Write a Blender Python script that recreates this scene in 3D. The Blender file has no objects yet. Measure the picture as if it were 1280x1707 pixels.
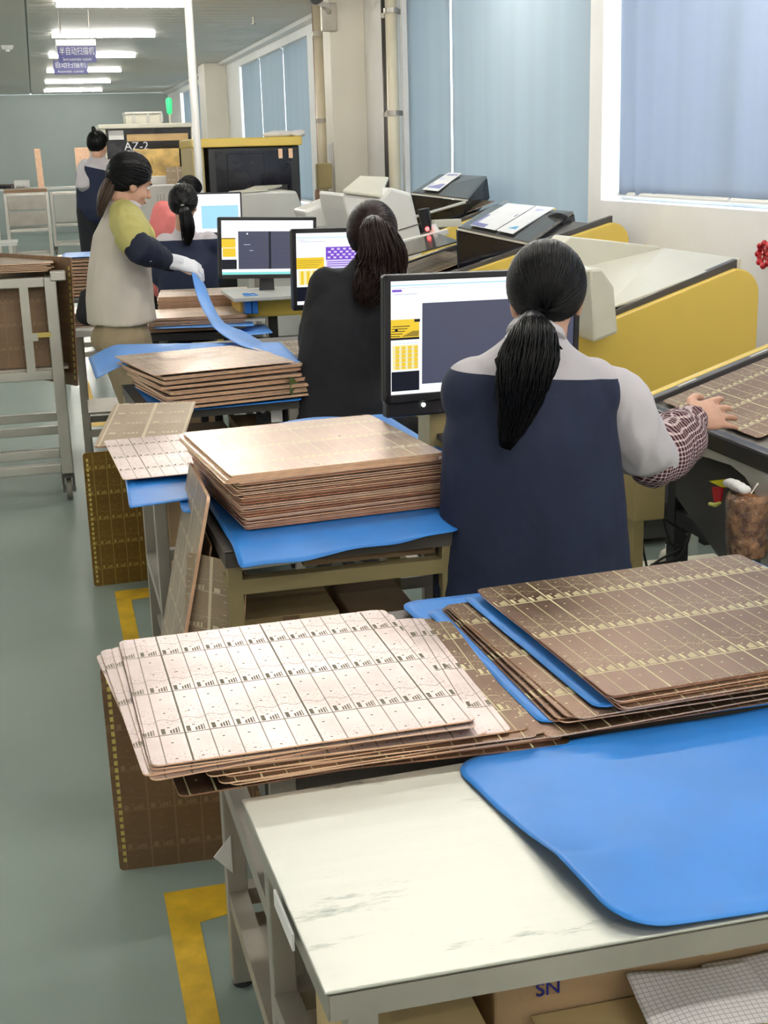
import bpy, bmesh, math, random
from mathutils import Vector, Matrix, noise
V = Vector
random.seed(7)
scn = bpy.context.scene
COL = scn.collection

# ------------------------------------------------------------------ camera
FPX, W0, H0 = 2177.44, 1280.0, 1707.0
PITCH, YAW, ROLL, CAMH = .269788708, .245388553, -.0279127489, 1.6
cyw, syw, cpt, spt = math.cos(YAW), math.sin(YAW), math.cos(PITCH), math.sin(PITCH)
FW = V((syw*cpt, cyw*cpt, -spt)); RT = V((cyw, -syw, 0)); UP = RT.cross(FW)
c_, s_ = math.cos(ROLL), math.sin(ROLL)
RT, UP = c_*RT + s_*UP, -s_*RT + c_*UP
CP = V((0, 0, CAMH))
cam = bpy.data.cameras.new('camera'); camo = bpy.data.objects.new('camera', cam); COL.objects.link(camo)
cam.sensor_fit = 'VERTICAL'; cam.sensor_height = 36.0; cam.lens = FPX/H0*36.0; cam.clip_start = .05; cam.clip_end = 200
Mx = Matrix((RT, UP, -FW)).transposed().to_4x4(); Mx.translation = CP
camo.matrix_world = Mx
scn.camera = camo
# ------------------------------------------------------------------ world (overcast daylight behind the blinds), exposure
wd = bpy.data.worlds.new('world'); scn.world = wd; wd.use_nodes = True
bg = wd.node_tree.nodes['Background']; bg.inputs[0].default_value = (.80, .90, 1, 1); bg.inputs[1].default_value = 5.5
scn.view_settings.view_transform = 'Standard'; scn.view_settings.look = 'None'
scn.view_settings.exposure = 1.0; scn.view_settings.gamma = 1; scn.view_settings.use_curve_mapping = False
LAMP_STRENGTH = 47.0

# pixel of the photograph -> point of the room on a plane
def ray(x, y): return FW*FPX + RT*(x-W0/2) - UP*(y-H0/2)
def oz(x, y, z): d = ray(x, y); return CP + d*((z-CAMH)/d.z)
def oy(x, y, Y): d = ray(x, y); return CP + d*(Y/d.y)
def ox(x, y, X): d = ray(x, y); return CP + d*(X/d.x)

# ------------------------------------------------------------------ materials
class NT:
    def __init__(s, name):
        s.m = bpy.data.materials.new(name); s.m.use_nodes = True
        s.t = s.m.node_tree; s.b = s.t.nodes['Principled BSDF']
    def n(s, typ, **kw):
        nd = s.t.nodes.new(typ)
        for k, v in kw.items(): setattr(nd, k, v)
        return nd
    def l(s, a, b): s.t.links.new(a, b)
    def sin(s, sock, v):
        if hasattr(v, 'node'): s.l(v, sock)
        else: sock.default_value = v
    def math(s, op, a, b=None, c=None):
        nd = s.n('ShaderNodeMath', operation=op)
        s.sin(nd.inputs[0], a)
        if b is not None: s.sin(nd.inputs[1], b)
        if c is not None: s.sin(nd.inputs[2], c)
        return nd.outputs[0]
    def xyz(s):
        if not hasattr(s, '_x'):
            tc = s.n('ShaderNodeTexCoord'); sp = s.n('ShaderNodeSeparateXYZ'); s.l(tc.outputs['Object'], sp.inputs[0])
            s._c = tc.outputs['Object']; s._x = sp.outputs
        return s._x
    def noise(s, scale, detail=3, rough=.5, stretch=None):
        s.xyz(); nd = s.n('ShaderNodeTexNoise'); nd.inputs['Scale'].default_value = scale
        nd.inputs['Detail'].default_value = detail; nd.inputs['Roughness'].default_value = rough
        if stretch:
            mp = s.n('ShaderNodeMapping'); mp.inputs['Scale'].default_value = stretch
            s.l(s._c, mp.inputs[0]); s.l(mp.outputs[0], nd.inputs['Vector'])
        else: s.l(s._c, nd.inputs['Vector'])
        return nd.outputs['Fac']
    def mix(s, f, a, b):
        nd = s.n('ShaderNodeMix', data_type='RGBA'); s.sin(nd.inputs[0], f)
        for sk, v in ((nd.inputs[6], a), (nd.inputs[7], b)):
            if hasattr(v, 'node'): s.l(v, sk)
            else: sk.default_value = tuple(v)+(1,) if len(v) == 3 else v
        return nd.outputs[2]
    def ramp(s, f, lo, hi):
        nd = s.n('ShaderNodeMapRange'); s.sin(nd.inputs[0], f); nd.inputs[1].default_value = lo; nd.inputs[2].default_value = hi
        return nd.outputs[0]
    def bump(s, h, st, dist=.01):
        nd = s.n('ShaderNodeBump'); nd.inputs['Strength'].default_value = st; nd.inputs['Distance'].default_value = dist
        s.l(h, nd.inputs['Height']); s.l(nd.outputs[0], s.b.inputs['Normal'])
    def col(s, v):
        if hasattr(v, 'node'): s.l(v, s.b.inputs['Base Color'])
        else: s.b.inputs['Base Color'].default_value = tuple(v)+(1,)
    def set(s, rough=.5, metal=0, spec=None):
        s.sin(s.b.inputs['Roughness'], rough); s.sin(s.b.inputs['Metallic'], metal)
        if spec is not None: s.b.inputs['Specular IOR Level'].default_value = spec

def mat(name, c, rough=.5, metal=0, var=.08, scale=6, bump=0, bscale=40, spec=None, emit=None, es=0, stretch=None):
    """plain material with a little procedural variation of its colour and surface"""
    t = NT(name)
    c = tuple(c)
    if var:
        f = t.ramp(t.noise(scale, 4, stretch=stretch), .3, .7)
        t.col(t.mix(f, tuple(x*(1-var) for x in c), tuple(min(1, x*(1+var)) for x in c)))
        t.set(t.math('MULTIPLY_ADD', f, .12*rough, rough*.94), metal, spec)
    else:
        t.col(c); t.set(rough, metal, spec)
    if bump: t.bump(t.noise(bscale, 3), bump)
    if emit:
        t.b.inputs['Emission Color'].default_value = tuple(emit)+(1,); t.b.inputs['Emission Strength'].default_value = es
    return t.m

def board_mat(name, copper, resin, px=.0385, py=.168, rough=.3, ox_=0., oy_=0., metal=.85, rline=.35, back=None):
    """etched panel: rows of long modules, a rule between modules, heavier rules every five, a strip of small comb marks at each row's foot"""
    t = NT(name); X, Y, Z = t.xyz()
    x = t.math('ADD', X, 10*px+ox_); y = t.math('ADD', Y, 10*py+oy_)
    u = t.math('DIVIDE', x, px); fu = t.math('FRACT', u); v = t.math('DIVIDE', y, py); fv = t.math('FRACT', v)
    def band(f, a, b): return t.math('MULTIPLY', t.math('GREATER_THAN', f, a), t.math('LESS_THAN', f, b))
    OR = lambda a, b: t.math('MAXIMUM', a, b)
    AND = lambda a, b: t.math('MULTIPLY', a, b)
    thin = t.math('MULTIPLY', t.math('LESS_THAN', fu, .05), .8)
    fu5 = t.math('FRACT', t.math('DIVIDE', u, 5.0)); heavy = t.math('LESS_THAN', fu5, .016)
    rowl = t.math('LESS_THAN', fv, .016)
    # comb marks: triangle rising across the cell, plus a small block
    hgt = t.math('MULTIPLY_ADD', fu, .16, .02)
    tri = AND(AND(t.math('LESS_THAN', fv, hgt), t.math('GREATER_THAN', fv, .03)), band(fu, .45, .86))
    tri = AND(tri, t.math('GREATER_THAN', t.math('FRACT', t.math('MULTIPLY', fu, 9.0)), .35))
    blk = AND(band(fv, .03, .15), band(fu, .14, .3))
    # cross-hair dots and faint tracks
    dot = AND(band(fu, .4, .5), band(t.math('FRACT', t.math('MULTIPLY', fv, 3.0)), .46, .52))
    nz = t.noise(260, 2, .6, (1, 1, 0)); spk = AND(t.math('GREATER_THAN', nz, .61), band(fv, .2, .62))
    spk = t.math('MULTIPLY', spk, .5)
    wv = t.math('LESS_THAN', t.math('ABSOLUTE', t.math('SUBTRACT', fv, t.math('MULTIPLY_ADD', t.math('SINE', t.math('MULTIPLY', u, 6.283)), .03, .33))), .006)
    wv = t.math('MULTIPLY', wv, .6)
    m = OR(OR(OR(thin, heavy), OR(rowl, tri)), OR(OR(blk, dot), OR(spk, wv)))
    top = t.math('GREATER_THAN', t.math('ABSOLUTE', Z), .0004)
    m = AND(m, top)
    stain = t.ramp(t.noise(5, 5, .6), .3, .75)
    cc = t.mix(stain, copper, tuple(c*.72 for c in copper))
    t.col(t.mix(m, cc, resin))
    r = t.math('ADD', t.math('MULTIPLY', m, rline), t.math('MULTIPLY_ADD', stain, .10, rough))
    t.set(r, t.math('MULTIPLY_ADD', m, -metal, metal))
    t.bump(t.noise(900, 2), .04, .002)
    return t.m

M = {}
M['copper'] = board_mat('copper_print', (.74, .56, .47), (.80, .76, .55), rough=.26)
M['copper_bright_refl'] = board_mat('copper_print_bright_refl', (.68, .565, .54), (.17, .15, .11), px=.0365, py=.158, rough=.33, metal=.8, ox_=-.004, oy_=.0)  # ceiling lamp reflection put into the copper as a pale colour
M['copper_dark_refl'] = board_mat('copper_print_dark_refl', (.20, .115, .07), (.62, .58, .33), px=.036, py=.170, rough=.30, metal=.75, oy_=.01)  # same copper mirroring the dark, that tone put into its colour
M['resin_brown'] = board_mat('resin_panel_brown', (.20, .115, .055), (.27, .175, .09), px=.06, py=.11, rough=.42, metal=.15)
M['resin_gold'] = board_mat('resin_panel_gold', (.19, .105, .016), (.40, .28, .07), px=.05, py=.10, rough=.36, metal=.25)
M['resin_tan'] = board_mat('resin_panel_tan', (.36, .27, .18), (.6, .52, .38), px=.12, py=.09, rough=.4, metal=.2)
M['edge'] = mat('copper_edge', (.90, .58, .38), .42, .3, .12, 30)
M['edge_gap'] = mat('copper_edge_gap_shade', (.55, .26, .16), .42, .3, .2, 30)  # darker edge colour stands in for shaded gaps between stacked panels
M['edge_dark'] = mat('panel_edge_brown', (.40, .21, .13), .45, .3, .3, 30)
M['blue'] = mat('blue_film', (.022, .21, .66), .42, 0, .10, 5, .12, 9)
M['blue_light'] = mat('blue_film_light', (.11, .31, .76), .42, 0, .10, 5, .12, 9)
M['steel'] = mat('stainless', (.58, .56, .51), .34, .9, .10, 3, .03, 60)
M['steel_dull'] = mat('dull_steel', (.42, .39, .34), .45, .6, .14, 5)
M['steel_dark'] = mat('dark_steel', (.11, .10, .09), .45, .4, .15)
M['black'] = mat('black_paint', (.010, .011, .014), .4, 0, .1)
M['black_gloss'] = mat('black_gloss', (.012, .012, .018), .09, 0, .1)
M['smoke'] = mat('smoked_acrylic', (.10, .095, .085), .12, .3, .1)
M['blackplastic'] = mat('black_plastic', (.016, .016, .02), .35, 0, .1)
M['yellow'] = mat('yellow_enamel', (.74, .53, .11), .24, 0, .03, 2)
M['yellow_line'] = mat('yellow_floor_paint', (.68, .43, .03), .45, 0, .22, 14, .1, 60)
M['khaki'] = mat('khaki_panel', (.42, .33, .14), .5, 0, .08)
M['khaki_dark'] = mat('khaki_dark_steel', (.26, .21, .10), .5, 0, .1)
M['beige'] = mat('beige_enamel', (.62, .60, .50), .32, 0, .04)
M['white_enamel'] = mat('white_enamel', (.72, .71, .68), .32, 0, .03)
M['grey_enamel'] = mat('grey_enamel', (.50, .50, .47), .38, 0, .04)
M['silver'] = mat('silver_skin', (.55, .57, .57), .3, .5, .05)
M['charcoal'] = mat('charcoal_plate', (.075, .07, .07), .36, .2, .1)
M['card'] = mat('cardboard', (.33, .22, .12), .8, 0, .12, 8, .1, 50)
M['card_yellow'] = mat('cardboard_pale', (.50, .38, .19), .8, 0, .1, 8)
M['paper'] = mat('paper', (.80, .79, .78), .7, 0, .03)
M['wall'] = mat('white_wall_paint', (.93, .92, .90), .6, 0, .03, 3)
M['cream'] = mat('cream_pipe', (.74, .66, .50), .4, 0, .05)
M['column'] = mat('beige_column_paint', (.76, .72, .62), .55, 0, .04, 2)
M['farwall'] = mat('greygreen_wall_paint', (.32, .37, .35), .55, 0, .05, 1)
M['rubber'] = mat('rubber', (.02, .02, .02), .7)
M['caster'] = mat('caster_wheel', (.20, .19, .16), .5)
M['red'] = mat('red_plastic', (.45, .01, .02), .35)
M['skin'] = mat('skin', (.62, .36, .25), .5, 0, .06, 20)
M['hair'] = mat('black_hair', (.0025, .0025, .0035), .36, 0, .3, 60, spec=.22)
M['hair_brown'] = mat('dark_brown_hair', (.016, .007, .006), .42, 0, .4, 50, spec=.25)
M['hair_lightbrown'] = mat('light_brown_hair', (.06, .032, .02), .42, 0, .4, 50)
M['black_cloth'] = mat('black_cloth', (.006, .0065, .010), .85, 0, .15, 12, .25, 18)
M['navy'] = mat('navy_cloth', (.008, .012, .032), .8, 0, .12, 5, .25, 12)
M['white_cloth'] = mat('white_lilac_cloth', (.56, .53, .56), .8, 0, .05, 5, .3, 14)
M['vest'] = mat('beige_vest_cloth', (.60, .54, .47), .8, 0, .07, 5, .3, 14)
M['olive'] = mat('olive_shirt_cloth', (.46, .42, .14), .8, 0, .07, 8, .3, 20)
M['khaki_cloth'] = mat('khaki_trouser_cloth', (.33, .26, .16), .8, 0, .08, 8, .3, 16)
M['pink'] = mat('coral_pink_cloth', (.72, .20, .19), .8, 0, .07, 8, .3, 18)
M['glove'] = mat('white_glove', (.78, .78, .82), .8, 0, .05, 20, .2, 40)
M['jeans'] = mat('dark_trouser_cloth', (.008, .009, .014), .8, 0, .15)
M['led'] = mat('white_led', (1, 1, 1), .5, 0, 0, emit=(.9, 1, .85), es=3)
M['led_red'] = mat('red_led', (1, .1, .1), .5, 0, 0, emit=(1, .05, .05), es=4)
M['beacon'] = mat('green_beacon', (.05, .6, .25), .3, 0, 0, emit=(.03, .8, .22), es=.35)
M['tube'] = mat('lamp_tube', (1, 1, 1), .5, 0, 0, emit=(1, .965, .90), es=LAMP_STRENGTH)
M['sign_blue'] = mat('sign_blue', (.012, .016, .22), .35, 0, .05)
M['sign_white'] = mat('sign_lettering', (.8, .8, .85), .5, 0, 0)
M['glass'] = NT('window_glass').m
g = M['glass'].node_tree.nodes['Principled BSDF']; g.inputs['Transmission Weight'].default_value = 1; g.inputs['Roughness'].default_value = .02; g.inputs['IOR'].default_value = 1.1

# yoked uniform: white above the seam, navy below (the seam sits at a fixed height on the garment)
def uniform_mat(name, seam, slope=0.0):
    t = NT(name); X, Y, Z = t.xyz()
    h = t.math('ADD', Z, t.math('MULTIPLY', X, slope))
    f = t.ramp(t.noise(7, 3), .3, .7)
    k = t.math('GREATER_THAN', h, seam)
    t.col(t.mix(k, t.mix(f, (.007, .013, .042), (.010, .018, .053)), t.mix(f, (.50, .47, .50), (.56, .53, .56))))
    t.set(.8); t.bump(t.noise(11, 3), .3, .02); return t.m
def plaid_mat():
    t = NT('plaid_sleeve_cloth'); X, Y, Z = t.xyz()
    a = t.math('ADD', X, t.math('MULTIPLY', Y, .5)); b = t.math('SUBTRACT', Z, t.math('MULTIPLY', Y, .3))
    la = t.math('LESS_THAN', t.math('FRACT', t.math('MULTIPLY', a, 95)), .3)
    lb = t.math('LESS_THAN', t.math('FRACT', t.math('MULTIPLY', b, 95)), .3)
    k = t.math('MULTIPLY', t.math('ADD', la, lb), .5)
    t.col(t.mix(k, (.055, .006, .014), (.70, .58, .58))); t.set(.85); t.bump(t.noise(24, 3), .5, .02); return t.m
M['plaid'] = plaid_mat()
def floor_mat():
    t = NT('greygreen_epoxy'); f = t.ramp(t.noise(.9, 5), .3, .7)
    c = t.mix(f, (.25, .315, .285), (.29, .355, .32))
    t.col(c)
    t.set(.27); t.bump(t.noise(3, 2), .02, .01); return t.m
M['floor'] = floor_mat()
def ceil_mat():
    t = NT('glossy_ceiling_strip'); f = t.ramp(t.noise(.7, 3, .5, (1, 4, 1)), .3, .7)
    t.col(t.mix(f, (.70, .67, .62), (.80, .77, .71))); t.set(t.math('MULTIPLY_ADD', f, .06, .46), .0, .15); t.bump(t.noise(1.5, 2, .5, (1, 3, 1)), .06, .03); return t.m
M['ceiling'] = ceil_mat()
def blind_mat(name, c):
    t = NT(name); f = t.ramp(t.noise(1.3, 3, .5, (1, 3, .12)), .3, .7)
    cc = t.mix(f, c, tuple(x*1.12 for x in c)); t.col(cc); t.set(.7)
    tr = t.n('ShaderNodeBsdfTranslucent'); t.l(cc, tr.inputs[0]); mx = t.n('ShaderNodeMixShader'); mx.inputs[0].default_value = .30
    t.l(t.b.outputs[0], mx.inputs[1]); t.l(tr.outputs[0], mx.inputs[2]); t.l(mx.outputs[0], t.t.nodes['Material Output'].inputs[0])
    t.bump(t.noise(160, 2), .05); return t.m
M['blind'] = blind_mat('greyblue_blind_fabric', (.43, .50, .54))
M['blind_a'] = blind_mat('blue_blind_fabric', (.43, .50, .60))
def steel_top():
    t = NT('brushed_stainless_top'); f = t.noise(3, 4, .6, (1, 9, 1)); sc = t.ramp(t.noise(5.2, 6, .75, (.6, 2.6, 1)), .60, .72)
    X, Y, Z = t.xyz()
    k = t.math('MULTIPLY', sc, .75)
    t.col(t.mix(k, t.mix(f, (.50, .51, .46), (.60, .61, .55)), (.10, .11, .11))); t.set(t.math('MULTIPLY_ADD', f, .12, .38), .72); t.bump(t.noise(70, 3, .6, (.15, 6, 1)), .05, .004); return t.m
M['steel_top'] = steel_top()
def scr(name, c, s=1.0):
    t = NT(name); t.col((0, 0, 0)); t.set(.3)
    t.b.inputs['Emission Color'].default_value = tuple(c)+(1,); t.b.inputs['Emission Strength'].default_value = s*.52; return t.m
S = {'w': scr('screen_white', (.95, .97, 1), 1.1), 'y': scr('screen_yellow', (.9, .62, .04), 1.0), 'k': scr('screen_black', (.008, .01, .02), 1),
     'g': scr('screen_slate', (.075, .08, .13), 1), 'p': scr('screen_purple', (.20, .07, .62), 1), 'l': scr('screen_lilac', (.75, .68, .95), 1), 'b': scr('screen_blue', (.40, .76, .95), 1),
     't': scr('screen_teal', (.25, .8, .75), 1), 'n': scr('screen_grid', (.9, .84, .45), 1), 'e': scr('screen_slate_dark', (.045, .05, .085), 1), 'm': scr('screen_grey_text', (.6, .64, .8), 1)}

# ------------------------------------------------------------------ geometry
class G:
    def __init__(s): s.v = []; s.f = []; s.m = []
    def add(s, vs, fs, mi=0):
        o = len(s.v); s.v += [V(a) for a in vs]; s.f += [tuple(i+o for i in f) for f in fs]; s.m += [mi]*len(fs); return s
    def box(s, x0, x1, y0, y1, z0, z1, mi=0):
        vs = [(x, y, z) for z in (z0, z1) for y in (y0, y1) for x in (x0, x1)]
        return s.add(vs, [(0, 2, 3, 1), (4, 5, 7, 6), (0, 1, 5, 4), (2, 6, 7, 3), (0, 4, 6, 2), (1, 3, 7, 5)], mi)
    def hexa(s, lo, hi, mi=0):
        """lo, hi: matching polygons (counter-clockwise from above)"""
        n = len(lo)
        return s.add(list(lo)+list(hi), [tuple(range(n-1, -1, -1)), tuple(range(n, 2*n))]+[(i, (i+1) % n, n+(i+1) % n, n+i) for i in range(n)], mi)
    def prism(s, poly, d, mi=0):
        d = V(d); return s.hexa([V(p) for p in poly], [V(p)+d for p in poly], mi)
    def slab(s, a, b, w, t, up=(0, 0, 1), mi=0):
        """bar from a to b, width w across, thickness t"""
        a, b = V(a), V(b); d = (b-a).normalized(); u = V(up)
        if abs(d.dot(u)) > .98: u = V((0, 1, 0))
        sd = d.cross(u).normalized()*w/2; n = sd.cross(d).normalized()*t/2
        r = lambda p: [p-sd-n, p+sd-n, p+sd+n, p-sd+n]
        return s.hexa(r(a), r(b), mi)
    def tube(s, pts, rads, n=10, side=None, mi=0, cap=True, round_ends=False):
        pts = [V(p) for p in pts]
        if not isinstance(rads, (list, tuple)): rads = [rads]*len(pts)
        rads = [(r, r) if not isinstance(r, (list, tuple)) else r for r in rads]
        if round_ends:
            def ext(p, q, r):
                d = (p-q).normalized(); k = min(r); out = []
                for f, g_ in ((.55, .83), (.92, .4)): out.append((p+d*k*f, (r[0]*g_, r[1]*g_)))
                return out
            a = ext(pts[0], pts[1], rads[0]); b = ext(pts[-1], pts[-2], rads[-1])
            pts = [x[0] for x in a[::-1]]+pts+[x[0] for x in b]; rads = [x[1] for x in a[::-1]]+rads+[x[1] for x in b]
        rings = []; prev = V(side) if side is not None else None
        for i, p in enumerate(pts):
            d = (pts[min(i+1, len(pts)-1)]-pts[max(i-1, 0)])
            if d.length < 1e-9: d = V((0, 0, 1))
            d.normalize()
            if prev is None: prev = d.orthogonal()
            a = prev-d*prev.dot(d)
            if a.length < 1e-6: a = d.orthogonal()
            a.normalize(); b = d.cross(a)
            if side is None: prev = a
            rings.append([p+a*math.cos(t)*rads[i][0]+b*math.sin(t)*rads[i][1] for t in [2*math.pi*k/n for k in range(n)]])
        vs = [q for r in rings for q in r]; fs = []
        for i in range(len(rings)-1):
            for k in range(n):
                fs.append((i*n+k, i*n+(k+1) % n, (i+1)*n+(k+1) % n, (i+1)*n+k))
        if cap: fs += [tuple(range(n-1, -1, -1)), tuple((len(rings)-1)*n+k for k in range(n))]
        return s.add(vs, fs, mi)
    def cyl(s, a, b, r, n=16, r2=None, mi=0): return s.tube([a, b], [r, r if r2 is None else r2], n, mi=mi)
    def ell(s, c, r, R=None, n=16, m=10, mi=0):
        c = V(c); vs = []; fs = []
        for i in range(m+1):
            th = math.pi*i/m
            for k in range(n):
                ph = 2*math.pi*k/n
                p = V((r[0]*math.sin(th)*math.cos(ph), r[1]*math.sin(th)*math.sin(ph), -r[2]*math.cos(th)))
                vs.append(c+(R@p if R else p))
        for i in range(m):
            for k in range(n): fs.append((i*n+k, i*n+(k+1) % n, (i+1)*n+(k+1) % n, (i+1)*n+k))
        return s.add(vs, fs, mi)
    def mesh(s, name, mats, smooth=False, inv=None):
        me = bpy.data.meshes.new(name)
        vs = [inv@v for v in s.v] if inv else s.v
        me.from_pydata([tuple(v) for v in vs], [], s.f); 
        for m_ in mats: me.materials.append(m_)
        me.polygons.foreach_set('material_index', s.m)
        bm = bmesh.new(); bm.from_mesh(me); bmesh.ops.remove_doubles(bm, verts=bm.verts, dist=1e-6) if smooth else None
        bmesh.ops.recalc_face_normals(bm, faces=bm.faces); bm.to_mesh(me); bm.free()
        if smooth: me.polygons.foreach_set('use_smooth', [True]*len(me.polygons))
        me.update(); return me

def chain(o):
    m = Matrix.Identity(4)
    while o:
        m = Matrix.LocRotScale(o.location, o.rotation_euler, None)@m; o = o.parent
    return m
def tag(o, label=None, cat=None, group=None, kind=None):
    if label: o['label'] = label
    if cat: o['category'] = cat
    if group: o['group'] = group
    if kind: o['kind'] = kind
    return o
def thing(name, label, cat, loc=(0, 0, 0), rz=0, group=None):
    o = bpy.data.objects.new(name, None); COL.objects.link(o); o.empty_display_size = .1
    o.location = loc; o.rotation_euler = (0, 0, rz); return tag(o, label, cat, group)
def obj(name, g_, mats, parent=None, smooth=False, bevel=0, loc=None, rz=0, label=None, auto=False):
    """links the geometry (given in room coordinates) as ONE mesh object; its origin is the parent's, or loc"""
    if not isinstance(mats, (list, tuple)): mats = [mats]
    if parent: inv = chain(parent).inverted()
    elif loc is not None: inv = Matrix.LocRotScale(V(loc), Matrix.Rotation(rz, 3, 'Z').to_euler(), None).inverted()
    else: inv = None
    me = g_.mesh(name, mats, smooth, inv); o = bpy.data.objects.new(name, me); COL.objects.link(o)
    if parent: o.parent = parent
    elif loc is not None: o.location = loc; o.rotation_euler = (0, 0, rz)
    if bevel:
        b = o.modifiers.new('bevel', 'BEVEL'); b.width = bevel; b.segments = 2; b.limit_method = 'ANGLE'; b.angle_limit = .6
    if auto: 
        me.polygons.foreach_set('use_smooth', [True]*len(me.polygons)); me.set_sharp_from_angle(angle=.6)
    if label: o['label'] = label
    return o
def struct(name, g_, m_, parent=None, **k):
    o = obj(name, g_, m_, parent, **k)
    if not parent: o['kind'] = 'structure'
    return o
def dup(o, loc=None, rz=None, label=None, parent=None, group=None):
    c = o.copy(); COL.objects.link(c)
    if parent: c.parent = parent
    if loc is not None: c.location = loc
    if rz is not None: c.rotation_euler = (0, 0, rz)
    if label: c['label'] = label
    if group: c['group'] = group
    for ch in list(o.children): dup(ch, parent=c)
    return c
def text(name, body, size, mtx, m_, parent=None, extrude=.0008, squash=1):
    cu = bpy.data.curves.new(name, 'FONT'); cu.body = body; cu.size = size; cu.extrude = extrude; cu.align_x = 'CENTER'; cu.align_y = 'CENTER'
    to = bpy.data.objects.new(name, cu); COL.objects.link(to); dg = bpy.context.evaluated_depsgraph_get(); dg.update()
    me = bpy.data.meshes.new_from_object(to.evaluated_get(dg)); bpy.data.objects.remove(to)
    inv = chain(parent).inverted() if parent else Matrix.Identity(4)
    me.transform(inv@mtx@Matrix.Diagonal((squash, 1, 1, 1))); me.materials.clear(); me.materials.append(m_)
    o = bpy.data.objects.new(name, me); COL.objects.link(o); o.parent = parent; return o
def frame(org, xd, yd):
    x = V(xd).normalized(); z = x.cross(V(yd)).normalized(); y = z.cross(x)
    m = Matrix((x, y, z)).transposed().to_4x4(); m.translation = V(org); return m

# organic shapes: overlapping closed pieces fused to one continuous skin
def organic(name, g_, m_, parent=None, voxel=.01, smooth=4, fold=0, fscale=9, loc=None, label=None, dec=0):
    me = bpy.data.meshes.new('t'); me.from_pydata([tuple(v) for v in g_.v], [], g_.f)
    bm = bmesh.new(); bm.from_mesh(me); bmesh.ops.remove_doubles(bm, verts=bm.verts, dist=1e-6); bmesh.ops.recalc_face_normals(bm, faces=bm.faces); bm.to_mesh(me); bm.free()
    o = bpy.data.objects.new('t', me); COL.objects.link(o)
    r = o.modifiers.new('r', 'REMESH'); r.mode = 'VOXEL'; r.voxel_size = voxel; r.adaptivity = 0
    sm = o.modifiers.new('s', 'SMOOTH'); sm.iterations = smooth; sm.factor = .5
    dg = bpy.context.evaluated_depsgraph_get(); dg.update()
    me2 = bpy.data.meshes.new_from_object(o.evaluated_get(dg)); bpy.data.objects.remove(o)
    if fold:
        ns = [v.normal.copy() for v in me2.vertices]
        for v, n in zip(me2.vertices, ns):
            p = v.co; q = V((p.x*fscale, p.y*fscale, p.z*fscale*.55))
            d = noise.noise(q)*.7+(.5-abs(noise.noise(q*1.9+V((3, 7, 1)))))*.55
            v.co = p+n*d*fold
    inv = chain(parent).inverted() if parent else (Matrix.Translation(-V(loc)) if loc is not None else Matrix.Identity(4))
    me2.transform(inv)
    for x in (m_ if isinstance(m_, (list, tuple)) else [m_]): me2.materials.append(x)
    me2.polygons.foreach_set('use_smooth', [True]*len(me2.polygons))
    me2.name = name; c = bpy.data.objects.new(name, me2); COL.objects.link(c); c.parent = parent
    if not parent and loc is not None: c.location = loc
    if label: c['label'] = label
    return c

exec_parts = True
#@@STRUCTURE
XW = 3.05; ZC = 3.0
struct('floor', G().box(-9, XW+.2, -4, 31.2, -.1, 0), M['floor'])
cl = struct('ceiling', G().box(-9, XW+.2, -4, 31.2, ZC+.02, ZC+.12), M['farwall'])
g = G().box(-2.99, -.01, 0, .294, ZC, ZC+.02); cp0 = obj('ceiling_panel', g, M['ceiling'], cl, bevel=.004)
first = True
for j in range(64):
    for i in (-1, 0, 1):
        y = 12.0+.3*j
        if y > 31: continue
        x = 3.0*i+3.05
        if first: cp0.location = (x, y, 0); first = False
        else: c = cp0.copy(); COL.objects.link(c); c.location = (x, y, 0)
g = G().box(-9, XW+.2, -4, 12.0, ZC, ZC+.02); struct('ceiling_near', g, M['ceiling'], cl).name = 'ceiling_sheet'
struct('wall_far', G().box(-9, XW+.2, 31.2, 31.3, 0, ZC), M['farwall'])
struct('wall_left', G().box(-9.1, -9, -4, 31.2, 0, ZC), M['wall'])
struct('wall_back', G().box(-9.1, XW+.2, -4.1, -4, 0, ZC), M['wall'])
# right wall: sill band, head band, piers, all one wall pierced by the windows
WIN = [(1.2, 4.05, 1.3), (4.3, 6.98, 1.3), (7.16, 11.1, .95), (15.1, 20.3, .95), (24.0, 28.6, .95)]
g = G(); T = .2; ZH = 2.86
g.box(XW, XW+T, -4, 31.2, 0, .95).box(XW, XW+T, -4, 31.2, ZH, ZC)
for a, b, s in WIN:
    if s > .95: g.box(XW, XW+T, a, b, .95, s)
ys = [-4]+[q for a, b, s in WIN for q in (a, b)]+[31.2]
for k in range(0, len(ys), 2): g.box(XW, XW+T, ys[k], ys[k+1], .95, ZH)
struct('wall_right', g, M['wall'])
for n_, (a, b, s) in enumerate(WIN):
    w = thing('window_%d' % (n_+1), None, None, (XW+.15, a, s)); w['kind'] = 'structure'
    g = G(); x0, x1 = XW+.13, XW+.17
    g.box(x0, x1, a, b, s, s+.05).box(x0, x1, a, b, ZH-.05, ZH).box(x0, x1, a, a+.05, s+.05, ZH-.05).box(x0, x1, b-.05, b, s+.05, ZH-.05)
    mid = (a+b)/2 if n_ != 2 else 9.9
    g.box(x0, x1, mid-.03, mid+.03, s+.05, ZH-.05)
    obj('window_frame', g, M['white_enamel'], w, bevel=.004)
    for p, q in ((a+.05, mid-.03), (mid+.03, b-.05)): obj('pane', G().box(x0+.015, x0+.021, p, q, s+.05, ZH-.05), M['glass'], w)

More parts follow.
